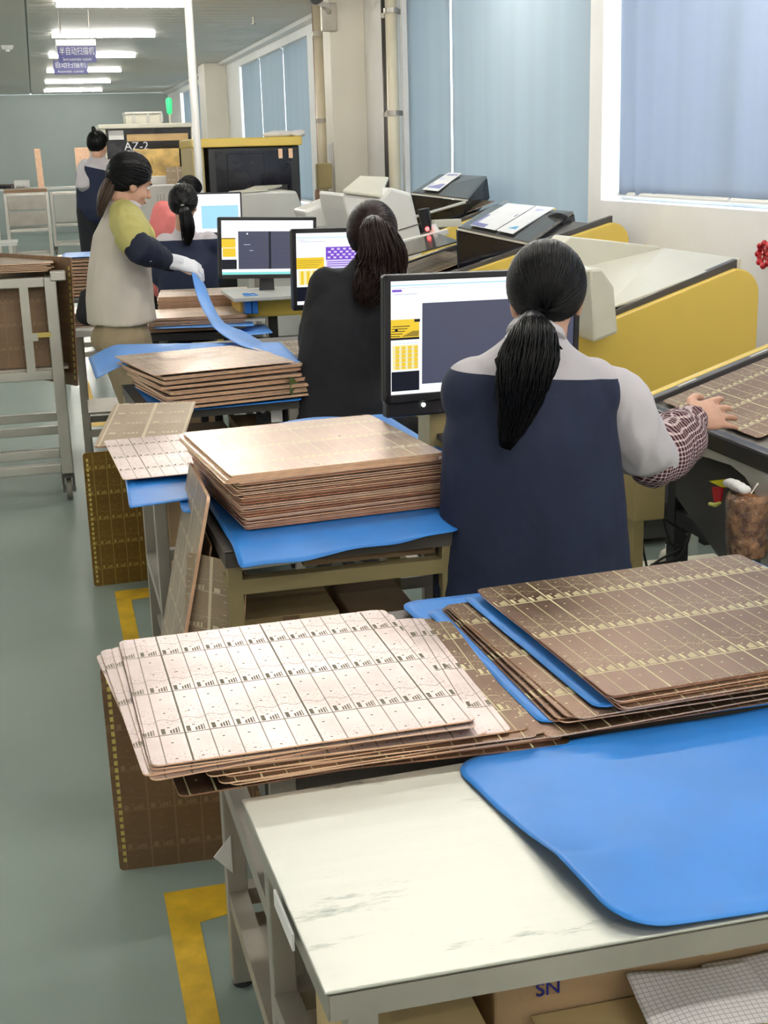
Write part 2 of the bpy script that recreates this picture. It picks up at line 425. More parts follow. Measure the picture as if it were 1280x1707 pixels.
def blind(y0, y1, z0, m_, x, label, wav=.0, seams=(), curl=0):
    t = thing('roller_blind', label, 'blind', (x, (y0+y1)/2, z0))
    g = G(); ny, nz = 90, 30; vs = []
    for j in range(nz+1):
        for i in range(ny+1):
            u = i/ny; v = j/nz; y = y0+(y1-y0)*u; z = z0+(ZH+.04-z0)*v
            dx = 0
            if curl:
                e = max(0, (u-.72)/.28); dx += math.sin(e*22)*.022*e*(1-v*.6)+e*e*.02
                y -= e*e*.05*(1-v)
            dx += noise.noise(V((y*1.1, z*.25, 2)))*.012
            vs.append((x-dx, y, z))
    fs = [(j*(ny+1)+i, j*(ny+1)+i+1, (j+1)*(ny+1)+i+1, (j+1)*(ny+1)+i) for j in range(nz) for i in range(ny)]
    g.add(vs, fs); o = obj('fabric', g, m_, t, smooth=True); so = o.modifiers.new('s', 'SOLIDIFY'); so.thickness = .002
    n = 2 if y1-y0 < 3.2 else 3
    for k in range(n):
        a = y0+(y1-y0)*k/n; b = y0+(y1-y0)*(k+1)/n
        obj('bottom_bar', G().tube([(x, a+.01, z0), (x, b-.01, z0)], .013, 8), M['white_enamel'], t, smooth=False)
    obj('roller', G().tube([(x, y0, ZH+.02), (x, y1, ZH+.02)], .03, 12), M['white_enamel'], t)
    return t
blind(4.36, 6.86, 1.335, M['blind_a'], XW+.05, 'short blue roller blind at right, its left edge crumpled, hanging above the yellow machine', curl=1)
blind(1.3, 4.0, 1.335, M['blind_a'], XW+.05, 'blue roller blind nearest the camera, outside the right edge of the frame')
blind(7.18, 9.86, 1.06, M['blind'], XW+.04, 'long greyblue roller blind directly left of the white pier')
blind(9.90, 11.1, 1.06, M['blind'], XW+.04, 'narrow greyblue roller blind right of the beige pipes')
for k in range(3):
    blind(15.15+1.72*k, 15.15+1.72*(k+1)-.04, 1.05, M['blind'], XW+.04, ['farther greyblue roller blind next to the bright white pier', 'middle of three greyblue blinds beyond the beige column', 'farthest of three greyblue blinds beyond the beige column'][k])
for k in range(2): blind(24.05+2.2*k, 24.05+2.2*(k+1)-.04, 1.05, M['blind'], XW+.04, ['greyblue blind beyond the far brown column, nearer one', 'greyblue blind closest to the far wall'][k])

# ceiling edge lamp strip (white cornice above the blinds)
struct('trim_1', G().box(XW-.12, XW, -4, 31.2, ZC-.045, ZC), M['white_enamel'])
# columns
g = G().box(2.72, XW, 12.40, 12.72, 0, ZC).box(2.80, XW, 12.72, 13.4, 0, ZC)
tag(struct('column_near', g, M['column'], bevel=.01), 'beige column standing out from the window wall beside the vertical pipes', None).name = 'column'
struct('column', G().box(2.70, XW, 21.6, 22.4, 0, ZC), M['column'], bevel=.01)['label'] = 'far greybrown column between two blinds'
struct('column', G().box(2.86, XW, 22.8, 23.6, 0, ZC), M['cream'], bevel=.01)['label'] = 'far cream pilaster just beyond the greybrown column'
def pipe(px, X, r, m_, label, z0=.4, y=200):
    p = ox(px, y, X)
    t = thing('wall_pipe', label, 'pipe', (p.x, p.y, z0), group='vertical wall pipes')
    obj('pipe_run', G().tube([(p.x, p.y, z0), (p.x, p.y, ZC-.01)], r, 14), m_, t, smooth=True)
    for z in (1.0, 1.9, 2.7): obj('bracket', G().tube([(p.x, p.y, z-.02), (p.x, p.y, z+.02)], r*1.25, 14), M['steel_dull'], t)
    return p
pipe(656, 2.93, .05, M['cream'], 'thick cream vertical pipe beside the narrow blind')
pipe(645, 2.98, .03, M['steel_dark'], 'dark upright standing in for the shadow left of the thick cream pipe')  # dark run added as the cream pipe's shadow, no real pipe
pipe(663, 2.99, .035, M['wall'], 'white vertical pipe closest to the blind edge')
p = pipe(537, 2.76, .055, M['cream'], 'cream riser pipe on the left flank of the beige column', .3)
pipe(530, 2.80, .022, M['edge_dark'], 'thin redbrown pipe left of the cream riser', .3)
t = thing('riser_valve', 'tan valve box with a small redbrown handwheel low on the riser', 'valve', oy(537, 310, 12.55))
a = oy(538, 296, 12.5); obj('valve_body', G().box(a.x-.07, a.x+.07, a.y-.10, a.y, a.z-.10, a.z+.13), M['khaki'], t, bevel=.01)
b = oy(527, 326, 12.5); obj('handwheel', G().cyl((b.x, b.y, b.z), (b.x+.14, b.y, b.z), .012, 8).cyl((b.x, b.y, b.z), (b.x+.02, b.y, b.z), .06, 14), M['edge_dark'], t)
a = oy(562, 258, 12.4)
t = thing('switch_plate', 'tall white double switch plate on the beige column', 'switch', (2.7, 12.5, a.z))
obj('plate', G().box(2.708, 2.72, 12.44, 12.62, a.z-.11, a.z+.11), M['white_enamel'], t, bevel=.003)
for q in (12.49, 12.57): obj('rocker', G().box(2.70, 2.708, q-.022, q+.022, a.z-.09, a.z+.09), M['paper'], t, bevel=.002)
# security camera on the column
a = oy(541, 20, 12.3)
t = thing('security_camera', 'grey bracket camera mounted high on the column near the ceiling', 'camera', (a.x, 12.4, a.z))
obj('mount_plate', G().box(a.x-.02, a.x+.12, 12.34, 12.40, a.z-.16, a.z+.08), M['steel_dull'], t, bevel=.006)
obj('arm', G().tube([(a.x+.05, 12.34, a.z), (a.x+.02, 12.25, a.z+.05), (a.x-.08, 12.2, a.z+.07)], .022, 10), M['white_enamel'], t, smooth=True)
obj('housing', G().tube([(a.x-.06, 12.25, a.z+.12), (a.x-.14, 12.0, a.z+.08)], .05, 14), M['black'], t)
# vertical white service pole from ceiling in the aisle of the machines
a = oy(326, 200, 10.9)
t = thing('service_pole', 'slim white vertical pole in front of the yellow topped scanner', 'pole', (a.x, a.y, 0))
obj('pole', G().tube([(a.x, a.y, 0), (a.x, a.y, ZC)], .032, 12), M['white_enamel'], t, smooth=True)
obj('foot_plate', G().box(a.x-.08, a.x+.08, a.y-.08, a.y+.08, 0, .01), M['steel_dull'], t)
# red valve handle at the right
a = ox(1276, 424, 2.98)
t = thing('valve_handwheel', 'red valve handwheel on the white wall at the right edge', 'valve', (3.05, a.y, a.z))
g = G(); ri = [(2.97, a.y-.01+.045*math.cos(k*math.pi/8), a.z+.045*math.sin(k*math.pi/8)) for k in range(17)]
g.tube(ri, .011, 8, side=(1, 0, 0), cap=False)
for k in range(8): g.ell((2.965, a.y-.01+.048*math.cos(k*math.pi/4), a.z+.048*math.sin(k*math.pi/4)), (.014,)*3, n=8, m=6)
obj('rim', g, M['red'], t, smooth=True); g = G().cyl((2.97, a.y-.01, a.z), (3.05, a.y-.01, a.z), .012)
for k in range(3): q = k*math.pi/3; g.slab((2.97, a.y-.01-.045*math.cos(q), a.z-.045*math.sin(q)), (2.97, a.y-.01+.045*math.cos(q), a.z+.045*math.sin(q)), .01, .006, (1, 0, 0))
obj('stem', g, M['red'], t)

# ceiling lamps: rows of batten lamps with one tube each
L0 = None; LX = .31
rows = [(X, Y) for Y in (-2.8, .4, 3.6, 6.8, 10.0, 13.2, 16.4, 19.6, 22.8, 26.0, 29.2) for X in (LX, -3.2, -6.7)]
rows += [(1.72, Y) for Y in (-1.2, 2.0, 5.2, 8.4)]  # unseen row added near the window wall to brighten it
dist = ['first', 'second', 'third', 'fourth', 'fifth', 'sixth']
for X, Y in rows:
    if X == LX and Y >= 13: lab = '%s ceiling tube lamp along the aisle, counting from the top of the frame' % dist[int(round((Y-13.2)/3.2))]; gr = None
    else: lab = 'ceiling tube lamp outside the frame'; gr = 'ceiling lamps outside the frame'
    if L0 is None:
        L0 = thing('ceiling_lamp', lab, 'lamp', (X, Y, ZC), group=gr)
        obj('housing', G().box(X, X+1.2, Y-.03, Y+.03, ZC-.008, ZC), M['white_enamel'], L0, bevel=.002)
        obj('tube', G().tube([(X+.01, Y, ZC-.026), (X+1.19, Y, ZC-.026)], .019, 12), M['tube'], L0, smooth=False)
        for q in (X+.004, X+1.182): obj('end_cap', G().box(q, q+.014, Y-.024, Y+.024, ZC-.048, ZC), M['white_enamel'], L0)
    else:
        c = dup(L0, (X, Y, ZC), label=lab, group=gr)
        if not gr and 'group' in c: del c['group']
# hanging signs
def sign(px0, y0, px1, y1, Y, zh, en, label):
    a, b = oy(px0, y0, Y), oy(px1, y0, Y); zb = oy(px0, y1, Y).z; zt = a.z
    t = thing('hanging_sign', label, 'sign', ((a.x+b.x)/2, Y, zt)); w = b.x-a.x; h = zt-zb
    obj('sign_board', G().box(a.x, b.x, Y-.01, Y+.01, zb, zt), M['sign_blue'], t, bevel=.002)
    text('chinese_lettering', zh, h*.50, frame((a.x+w/2, Y-.0115, zb+h*.64), (1, 0, 0), (0, 0, 1)), M['sign_white'], t, squash=min(1, w*.92/(len(zh)*h*.5)))
    text('english_lettering', en, h*.26, frame((a.x+w/2, Y-.0115, zb+h*.20), (1, 0, 0), (0, 0, 1)), M['sign_white'], t, squash=min(1, w*.9/(len(en)*h*.26*.52)))
    for q in (a.x+.05, b.x-.05): obj('hanger_rod', G().cyl((q, Y, zt), (q, Y, ZC), .004, 6), M['steel_dull'], t)
    return a, b, zt
a, b, zt = sign(95, 76, 159, 105, 15.0, '半自动扫描机', 'Semi-automatic scanner', 'upper blue hanging sign with six white Chinese characters')
sign(88, 101, 145, 124, 18.0, '自动扫描机', 'Automatic scanner', 'lower blue hanging sign with five white Chinese characters')
a, b = oy(92, 66, 13.9), oy(160, 76, 13.9); t = thing('hanging_sign', 'narrow white blank sign hanging just above the blue signs', 'sign', ((a.x+b.x)/2, 13.9, b.z)); obj('sign_board', G().box(a.x, b.x, 13.88, 13.92, b.z, a.z), M['white_enamel'], t, bevel=.004)
for q in (a.x+.05, b.x-.05): obj('hanger_rod', G().cyl((q, 13.9, a.z), (q, 13.9, ZC), .004, 6), M['steel_dull'], t)
a = oz(12, 76, ZC); t = thing('smoke_detector', 'round white smoke detector on the ceiling at the upper left', 'detector', a)
obj('housing', G().tube([a, a-V((0, 0, .05))], [.08, .06], 20), M['white_enamel'], t, smooth=False); obj('sensor', G().cyl(a-V((0, 0, .05)), a-V((0, 0, .07)), .025), M['white_enamel'], t)
a = oz(422, 28, ZC); t = thing('sprinkler', 'small brass sprinkler head on the ceiling beside the far blinds', 'sprinkler', a)
obj('stem', G().cyl(a, a-V((0, 0, .07)), .012, 8), M['steel_dull'], t); obj('deflector', G().cyl(a-V((0, 0, .07)), a-V((0, 0, .075)), .03), M['steel_dull'], t)

# floor markings
def mark(pts, label):
    g = G().prism([(x, y, .0005) for x, y in pts], (0, 0, .0012)); c = sum((V((x, y, 0)) for x, y in pts), V())/len(pts)
    tag(obj('floor_marking', g, M['yellow_line'], loc=(c.x, c.y, .0005)), label, 'floor marking')
mark([(.135, 1.2), (.185, 1.2), (.195, 2.52), (.28, 2.54), (.28, 2.66), (.13, 2.66)], 'yellow painted floor bracket beside the front table')
mark([(.143, 3.1), (.195, 3.1), (.20, 4.74), (.42, 4.76), (.42, 4.86), (.145, 4.86)], 'yellow painted floor bracket under the second table')
mark([(.17, 8.15), (.45, 8.15), (.45, 8.28), (.17, 8.28)], 'short yellow painted stripe crossing near the far table legs, nearer one')
mark([(.18, 8.95), (.24, 8.95), (.24, 9.9), (.18, 9.9)], 'short yellow painted stripe running away past the far table')
mark([(.36, 1.75), (.42, 1.75), (.42, 2.1), (.36, 2.1)], 'yellow paint patch on the floor under the stacked sheets')
#@@END_STRUCTURE
#@@BENCHES
def rod(g, a, b, w=.035): a, b = V(a), V(b); return g.slab(a, b, w, w)
def bench(name, label, quad, zt, topm, th=.03, shelf=None, beam=None, ins=.03, legm=None, lw=.034, group=None, legs=4):
    """quad: near-left, near-right, far-right, far-left"""
    q = [V((a, b, 0)) for a, b in quad]; c = sum(q, V())/4; legm = legm or M['steel_dull']
    t = thing(name, label, 'table', (c.x, c.y, 0), group=group)
    up = lambda z, k=0: [V((p.x, p.y, z))+((c-p).normalized()*k) for p in q]
    o = obj('table_top', G().hexa(up(zt-.004), up(zt)), topm, t, bevel=.0015)
    g = G()
    for i in range(4):
        a, b = up(zt-.006-th/2, .006)[i], up(zt-.006-th/2, .006)[(i+1) % 4]; g.slab(a, b, .004, th)
    obj('rim', g, M['steel_dull'] if topm in (M['steel_top'], M['steel']) else topm, t)
    L = [V((p.x, p.y, 0))+((c-p).normalized()*ins*1.6) for p in q]
    for k in range(legs):
        p = L[k]; l = obj('leg', G().box(p.x-lw/2, p.x+lw/2, p.y-lw/2, p.y+lw/2, .012, zt-.006), legm, t, bevel=.002)
        obj('foot', G().cyl((p.x, p.y, 0), (p.x, p.y, .014), .02, 12), M['rubber'], l)
    if beam:
        for z in beam:
            for i in range(4): obj('cross_beam', rod(G(), (L[i].x, L[i].y, z), (L[(i+1) % 4].x, L[(i+1) % 4].y, z)), legm, t)
    if shelf:
        for z in shelf: obj('shelf', G().hexa([V((p.x, p.y, z)) for p in L], [V((p.x, p.y, z+.012)) for p in L]), legm, t)
    return t
def rrect(w, h, r, n=4):
    out = []
    for cx, cy, a0 in ((w/2-r, h/2-r, 0), (-w/2+r, h/2-r, 90), (-w/2+r, -h/2+r, 180), (w/2-r, -h/2+r, 270)):
        for k in range(n+1): a = math.radians(a0+90*k/n); out.append((cx+r*math.cos(a), cy+r*math.sin(a)))
    return out
BM = {}
def board_mesh(w, h, t, m_, e):
    k = (round(w, 3), round(h, 3), t, m_.name, e.name)
    if k not in BM:
        pl = rrect(w, h, .012); g = G(); lo = [V((x, y, -t/2)) for x, y in pl]; hi = [V((x, y, t/2)) for x, y in pl]
        n = len(pl); g.add(lo+hi, [tuple(range(n-1, -1, -1)), tuple(range(n, 2*n))], 0); g.add(lo+hi, [(i, (i+1) % n, n+(i+1) % n, n+i) for i in range(n)], 1)
        BM[k] = g.mesh('circuit_board', [m_, e])
    return BM[k]
def board(me, loc, rot, label, group=None, name='circuit_board', cat='circuit panel'):
    o = bpy.data.objects.new(name, me); COL.objects.link(o); o.location = loc
    o.rotation_euler = rot if isinstance(rot, (tuple, list)) or hasattr(rot, 'x') else (0, 0, rot)
    return tag(o, label, cat, group)
def fit(tl, tr, bl, z):
    """pixels of three corners of a level panel at height z -> centre, angle, width, depth"""
    a, b, c = oz(*tl, z), oz(*tr, z), oz(*bl, z); w = (b-a).length; d = (a-c).length
    ang = (math.atan2((b-a).y, (b-a).x)+math.atan2((a-c).y, (a-c).x)-math.pi/2)/2
    return a+(b-a)/2+(c-a)/2, ang, w, d
def sheet(label, c4, m_=None, zf=None, r=.03, nx=36, ny=36, group=None, name='blue_sheet', thick=.0016):
    """thin film: c4 = near-left, near-right, far-right, far-left corners (world); zf(u,v,x,y) lifts it"""
    c4 = [V(p) for p in c4]; W = (c4[1]-c4[0]).length; H = (c4[3]-c4[0]).length; vs = []
    for j in range(ny+1):
        for i in range(nx+1):
            x = i/nx*W; y = j/ny*H
            for (cx, sx) in ((r, -1), (W-r, 1)):
                for (cy, sy) in ((r, -1), (H-r, 1)):
                    if (x-cx)*sx > 0 and (y-cy)*sy > 0:
                        ddx, ddy = abs(x-cx)/r, abs(y-cy)/r; m = max(ddx, ddy); l = math.hypot(ddx, ddy)
                        if l > 1e-6: x = cx+sx*ddx*m/l*r; y = cy+sy*ddy*m/l*r
            u, v = x/W, y/H
            p = (c4[0]*(1-u)+c4[1]*u)*(1-v)+(c4[3]*(1-u)+c4[2]*u)*v
            if zf: p = p+V((0, 0, zf(u, v, p.x, p.y)))
            vs.append(p)
    fs = [(j*(nx+1)+i, j*(nx+1)+i+1, (j+1)*(nx+1)+i+1, (j+1)*(nx+1)+i) for j in range(ny) for i in range(nx)]
    cc = sum(c4, V())/4; g = G().add(vs, fs)
    o = obj(name, g, m_ or M['blue'], smooth=True, loc=cc); s_ = o.modifiers.new('s', 'SOLIDIFY'); s_.thickness = thick
    return tag(o, label, 'plastic sheet', group)
wob = lambda a=.002, k=9, s=0: (lambda u, v, x, y: a*noise.noise(V((x*k, y*k, s)))+a*.5)

# --- front table
T0 = [(.214, 1.170), (1.30, 1.160), (1.30, 1.668), (.194, 1.622)]
t0 = bench('work_table', 'stainless steel table nearest the camera with a bare scratched top and a blue sheet', T0, .75, M['steel_top'], th=.031, shelf=(.12,), beam=(.18, .44), ins=.028)
# rust and grime strip label on its left rim
o = obj('rim_label', G().slab((.2045, 1.30, .729), (.2005, 1.40, .729), .003, .022, (0, 0, 1)), M['paper'], t0, label='torn white sticker on the left rim')
a, b, c = oz(760, 1272, .752), oz(1010, 1552, .752), oz(1280, 1190, .752)
def lift0(u, v, x, y):
    e = max(0, 1-u/.25); f = max(0, 1-v/.45)
    return .001+.016*(e**1.5)*max(0, 1-abs(v-.34)/.34)+.006*(max(0, 1-u/.34)**2)*(f**1.2)+.0035*noise.noise(V((x*6, y*6, 1)))*(1 if v > .05 else .3)+.002
sheet('large blue plastic sheet lying on the front steel table, curling at its left edge', [(.556, 1.168, .752), (1.16, 1.166, .752), (1.14, 1.668, .752), (.494, 1.640, .752)], M['blue'], lift0, r=.055, nx=60, ny=60)
# things below the front table
def carton(x0, x1, y0, y1, z0, z1, m_, label, rz=0, tape=True, open_=False):
    c = V(((x0+x1)/2, (y0+y1)/2, z0)); t = thing('cardboard_box', label, 'box', c)
    obj('carton', G().box(x0, x1, y0, y1, z0, z1), m_, t, bevel=.004)
    if tape:
        mx = (x0+x1)/2; obj('tape', G().box(mx-.02, mx+.02, y0-.0012, y1+.0012, z1-.06, z1+.0012), M['card_yellow'] if m_ is M['card'] else M['card'], t)
    for s_ in (0, 1): obj('flap', G().box(x0+.002, x1-.002, (y0 if s_ == 0 else (y0+y1)/2+.001), ((y0+y1)/2-.001 if s_ == 0 else y1), z1+.0002, z1+.003), m_, t)
    t.rotation_euler = (0, 0, rz); return t
c1 = carton(.262, .405, 1.195, 1.50, .134, .645, M['card_yellow'], 'pale cardboard carton on the front table shelf, left one')
c2 = carton(.435, 1.02, 1.268, 1.56, .134, .695, M['card'], 'brown cardboard carton with dark blue print under the front table')
c3 = carton(.50, 1.05, 1.178, 1.262, .134, .590, M['card_yellow'], 'narrow pale carton in front of the printed brown one', tape=False)
def ctext(s, size, p, par, mm='sign_blue', xd=(1, 0, 0), yd=(0, 0, 1), sq=1): return text('printed_lettering', s, size, frame(p, xd, yd), M[mm], par, squash=sq)
ctext('NE', .026, (.500, 1.2665, .656), c2)
ctext('SN', .026, (.503, 1.2665, .630), c2)
for q in ((.30, .62), (.33, .60), (.352, .625)): ctext('P2', .014, (q[0], 1.1935, q[1]), c1, 'black')
a, b = oz(1040, 1612, .61), oz(1270, 1600, .61)
def form(label, c4, s):
    t = NT('form_print_%d' % s); X, Y, Z = t.xyz()
    l1 = t.math('LESS_THAN', t.math('FRACT', t.math('MULTIPLY', X, 130)), .13); l2 = t.math('LESS_THAN', t.math('FRACT', t.math('MULTIPLY', Y, 160)), .16)
    k = t.math('MAXIMUM', l1, l2); bx = t.math('MULTIPLY', t.math('LESS_THAN', t.math('ABSOLUTE', X), .085), t.math('LESS_THAN', t.math('ABSOLUTE', Y), .11))
    t.col(t.mix(t.math('MULTIPLY', t.math('MULTIPLY', k, bx), .6), (.72, .69, .70), (.18, .17, .2))); t.set(.75)
    o = sheet(label, c4, t.m, lambda u, v, x, y: .012*math.sin(u*3.1)*(1-v)+.004*noise.noise(V((x*14, y*14, s))), r=.004, name='paper_form', nx=20, ny=20, thick=.0006); o['category'] = 'paper'; return o
form('ruled paper form with a fine grid lying in front under the table top', [(.596, 1.165, .606), (.765, 1.152, .606), (.752, 1.245, .634), (.600, 1.262, .634)], 1)
form('second ruled paper form half hidden below the first at the right', [(.70, 1.170, .603), (.87, 1.17, .603), (.86, 1.262, .627), (.70, 1.262, .627)], 2)
o = obj('cardboard_sheet', G().box(0.48, 1.06, 1.174, 1.264, .5945, .5985), M['card_yellow'], loc=(.85, 1.22, .5945)); tag(o, 'flat piece of yellowish cardboard under the ruled forms', 'cardboard')


# --- second row: table under the big fanned stacks
T1 = [(.235, 1.70), (1.32, 1.70), (1.32, 2.30), (.225, 2.30)]
t1 = bench('work_table', 'steel table under the two wide fanned stacks of copper panels', T1, .745, M['steel_dark'], th=.05, shelf=(.14,), beam=(.20, .46), ins=.02, lw=.04)
o = obj('leather_skirt', G().box(.30, 1.30, 1.72, 1.725, .50, .70), M['steel_dark'], t1)
carton(.36, .62, 1.78, 2.2, .154, .50, M['card'], 'brown carton on the shelf below the fanned stack')
carton(.66, 1.10, 1.78, 2.2, .154, .48, M['card_yellow'], 'pale carton on the shelf below the right fanned stack')
a = obj('paper_scrap', G().prism([(.210, 2.262, .30), (.245, 2.262, .34), (.245, 2.262, .26)], (0, .002, 0)), M['paper'], t1, label='torn white paper scrap stuck to the leg')
# left stack: fan of pale panels. corners given for the top and the bottom panel, the rest turn between them
zt = .800
C, A, w, d = fit((195, 1062), (615, 1014), (256, 1288), zt); w1, d1 = w+.005, d+.02
me = board_mesh(.468, .50, .0022, M['copper_bright_refl'], M['edge']); C = C+V((.012, 0, 0))
fan = [  # dx, dy, angle from the top panel, z
 (0, 0, 0, .8000), (-.004, .010, .4, .7970), (.004, -.004, -1.5, .7945), (-.012, .002, 1.8, .7915), (-.026, .008, 3.0, .7890), (-.026, .004, 5.0, .7862), (.018, -.006, -3.0, .7838),
 (.036, .010, -5.0, .7812), (.060, .000, -2.0, .7786), (.075, -.004, .5, .7760), (.098, -.010, -3.5, .7732), (.105, -.006, -1.0, .7706), (.088, -.012, 1.0, .7680), (.118, -.014, -.5, .7654), (.100, -.008, 1.5, .7628), (.110, -.004, -1.5, .7602)]
print('S1 fit', C, A, w, d)
names = ['topmost panel of the pale pinkish fanned stack, printed with three rows of modules', 'second panel from the top in the pale fanned stack']
meb = board_mesh(.475, .50, .0022, M['copper_dark_refl'], M['edge'])
for k, (dx, dy, da, z) in enumerate(fan):
    o = board(meb if dx > .07 else me, (C.x+dx, C.y+dy, z), A+math.radians(da), names[k] if k < 2 else 'copper panel lower in the pale fanned stack, its edge and corner showing', None if k < 2 else 'copper panels in the pale fanned stack')
board(board_mesh(.48, .50, .0022, M['copper_dark_refl'], M['edge_dark']), (C.x+.135, C.y-.002, .7576), A+math.radians(-2), 'dark brown patterned panel sticking out at the right of the pale fanned stack')
board(board_mesh(.48, .50, .0022, M['copper_dark_refl'], M['edge_dark']), (C.x+.15, C.y-.010, .7552), A+math.radians(-4.5), 'lowest brown panel of the left stack, resting on the table')
board(board_mesh(.46, .50, .0022, M['copper_dark_refl'], M['edge_dark']), (C.x+.02, C.y-.0, .7528), A+math.radians(2), 'bottom brown panel under the pale fanned stack, hidden but for its edge')
def sup(x0, x1, y0, y1, z0, z1, label):
    o = obj('wooden_batten', G().box(x0, x1, y0, y1, z0, z1), M['card'], loc=((x0+x1)/2, (y0+y1)/2, z0), bevel=.002); return tag(o, label, 'batten')

# right stack: panels in the dark-reflection copper fanned between blue sheets
zt = .812
C2, A2, w2, d2 = fit((797, 985), (1186, 937), (1052, 1172), zt)
print('S1R fit', C2, A2, w2, d2)
W2, D2 = .56, .53
ex, ey = V((math.cos(A2), math.sin(A2), 0)), V((-math.sin(A2), math.cos(A2), 0))
TL = oz(793, 983, zt); C2 = TL+ex*W2/2-ey*D2/2
me2 = board_mesh(W2, D2, .0022, M['copper_dark_refl'], M['edge_dark']); me2c = board_mesh(W2, D2, .0022, M['copper_dark_refl'], M['edge'])
board(me2, C2, A2, 'topmost brown copper panel with gold comb marks, on the right stack')
for k in range(5):
    board(me2c if k % 2 else me2, C2+V((.004*k+.002*(k % 3), -.006*k, -.0032*(k+1))), A2+math.radians((-.6, .5, -1.2, .3, -1.8)[k]), 'brown copper panel directly below the topmost one on the right stack', 'copper panels right below the top of the right stack')
def quadz(cen, ang, w, d, z): 
    a, b = V((math.cos(ang), math.sin(ang), 0))*w/2, V((-math.sin(ang), math.cos(ang), 0))*d/2; c = V((cen.x, cen.y, z)); return [c-a-b, c+a-b, c+a+b, c-a+b]
sheet('blue sheet directly under the topmost brown panels of the right stack', quadz(C2+V((.008, .016, 0)), A2, W2+.055, D2+.015, zt-.0205), M['blue'], wob(.0012), r=.02)
# fanned group
zz = zt-.024
grp2 = [(-.055, -.008, 4.0), (-.062, .002, 6.2), (-.050, .0, 7.8), (-.068, .006, 8.6), (-.060, -.006, 10.5), (-.072, .010, 9.6)]
for k, (dx, dy, da) in enumerate(grp2):
    board(me2c if k % 2 == 0 else me2, (C2.x+dx, C2.y+dy, zz-.0027*k), A2+math.radians(-da*.45+2), 'panel in the inner fan of brown copper panels left of the top panel', 'inner fan of copper panels on the right stack')
sheet('blue sheet between the two fans of brown panels on the right stack', quadz(C2+V((-.085, .020, 0)), A2-.02, W2+.02, D2-.0, zz-.0172), M['blue'], wob(.001), r=.02)
zz -= .0195
for k, (dx, dy, da) in enumerate([(-.108, -.008, 0), (-.118, 0, 1.6), (-.110, .004, 3.0), (-.124, -.004, 4.2), (-.114, .006, 5.5)]):
    board(me2c if k % 2 == 0 else me2, (C2.x+dx, C2.y+dy-.004, zz-.0027*k), A2+math.radians(-da*.5+1), 'panel in the outer fan of brown copper panels next to the blue sheet', 'outer fan of copper panels on the right stack')
bl = [oz(890, 1238, .7575), oz(1290, 1172, .7575), oz(1100, 960, .757), oz(650, 1014, .757)]
bl2 = [V((.655, 1.665, .757)), V((1.30, 1.67, .757)), V((1.30, 2.31, .757)), V((.600, 2.31, .757))]
sheet('wide blue sheet under the whole right stack, showing between both stacks', bl2, M['blue'], lambda u, v, x, y: .0015+.012*max(0, v-.8)*math.sin(u*9)*0+.0008*noise.noise(V((x*9, y*9, 0))), r=.04)
board(board_mesh(.50, .50, .0022, M['copper_dark_refl'], M['edge']), (C2.x+.02, C2.y+.01, .7620), A2, 'bottom panel of the right stack lying on the wide blue sheet')
board(board_mesh(.50, .50, .0022, M['copper_dark_refl'], M['edge']), (C2.x+.04, C2.y-.002, .7648), A2+.02, 'panel second from the bottom of the right stack')

def leaner(name, mm, p0, p1, p2, label, t=.004, e=None, cat='circuit panel', off=0):
    """upright panel: p0 bottom-near corner, p1 the other bottom corner, p2 the top corner above p0"""
    p0, p1, p2 = V(p0), V(p1), V(p2); x = (p1-p0); y = (p2-p0); me = board_mesh(x.length, y.length, t, mm, e or M['edge_dark'])
    m = frame(p0+x/2+y/2, x, y); o = board(me, (0, 0, 0), (0, 0, 0), label, name=name, cat=cat)
    o.location = m.translation; o.rotation_euler = m.to_euler(); return o
leaner('circuit_board', M['resin_brown'], (.050, 2.79, .0), (.56, 2.76, .0), (.026, 2.70, .545), 'dark brown panel with dashed tooling strip standing on the floor under the pale stack')
leaner('circuit_board', M['resin_gold'], (.073, 4.95, .0), (.54, 4.97, .0), (.072, 4.93, .535), 'golden brown panel with yellow dashes standing on the floor by the second table')
def dashes(o, w, h, label):
    g = G(); n = 26
    for k in range(n): y = -h/2+.02+(h-.04)*k/n; g.box(-w/2+.010, -w/2+.018, y, y+(h-.04)/n*.6, .0021, .0026); g.box(-w/2+.010, -w/2+.018, y, y+(h-.04)/n*.6, -.0026, -.0021)
    me = g.mesh('tooling_dashes', [M['sign_gold']]); c = bpy.data.objects.new('tooling_strip', me); COL.objects.link(c); c.parent = o; c['kind'] = 'stuff'; c['label'] = label
M['sign_gold'] = mat('gold_plating', (.62, .50, .14), .4, .3, .05)
for o in [q for q in COL.objects if q.get('label', '').startswith(('dark brown panel with dashed', 'golden brown panel'))]:
    dashes(o, .51 if 'dark' in o['label'] else .467, .545, 'dashed gold strip along the left edge')

# --- second table group: tall stack
T2 = [(.330, 2.80), (.88, 2.80), (.88, 3.36), (.315, 3.36)]
bench('work_table', 'steel framed table under the tallest stack of copper panels', T2, .745, M['steel_dark'], th=.035, shelf=(.12, ), beam=(.16, .655), ins=.02, legm=M['khaki_dark'])
T2b = [(.215, 3.44), (1.02, 3.44), (1.02, 3.98), (.215, 3.98)]
bench('work_table', 'grey steel table right behind the tallest stack, carrying a flat pale panel', T2b, .772, M['steel'], th=.03, shelf=(.2,), beam=(.4,), ins=.02)
zt = .895
C3, A3, w3, d3 = fit((303, 722), (608, 690), (381, 806), zt); print('S2 fit', C3, A3, w3, d3)
W3, D3 = .525, .53
me3 = board_mesh(W3, D3, .0026, M['copper'], M['edge']); me3w = board_mesh(W3, D3, .0030, M['copper'], M['edge_gap'])
ex, ey = V((math.cos(A3), math.sin(A3), 0)), V((-math.sin(A3), math.cos(A3), 0))
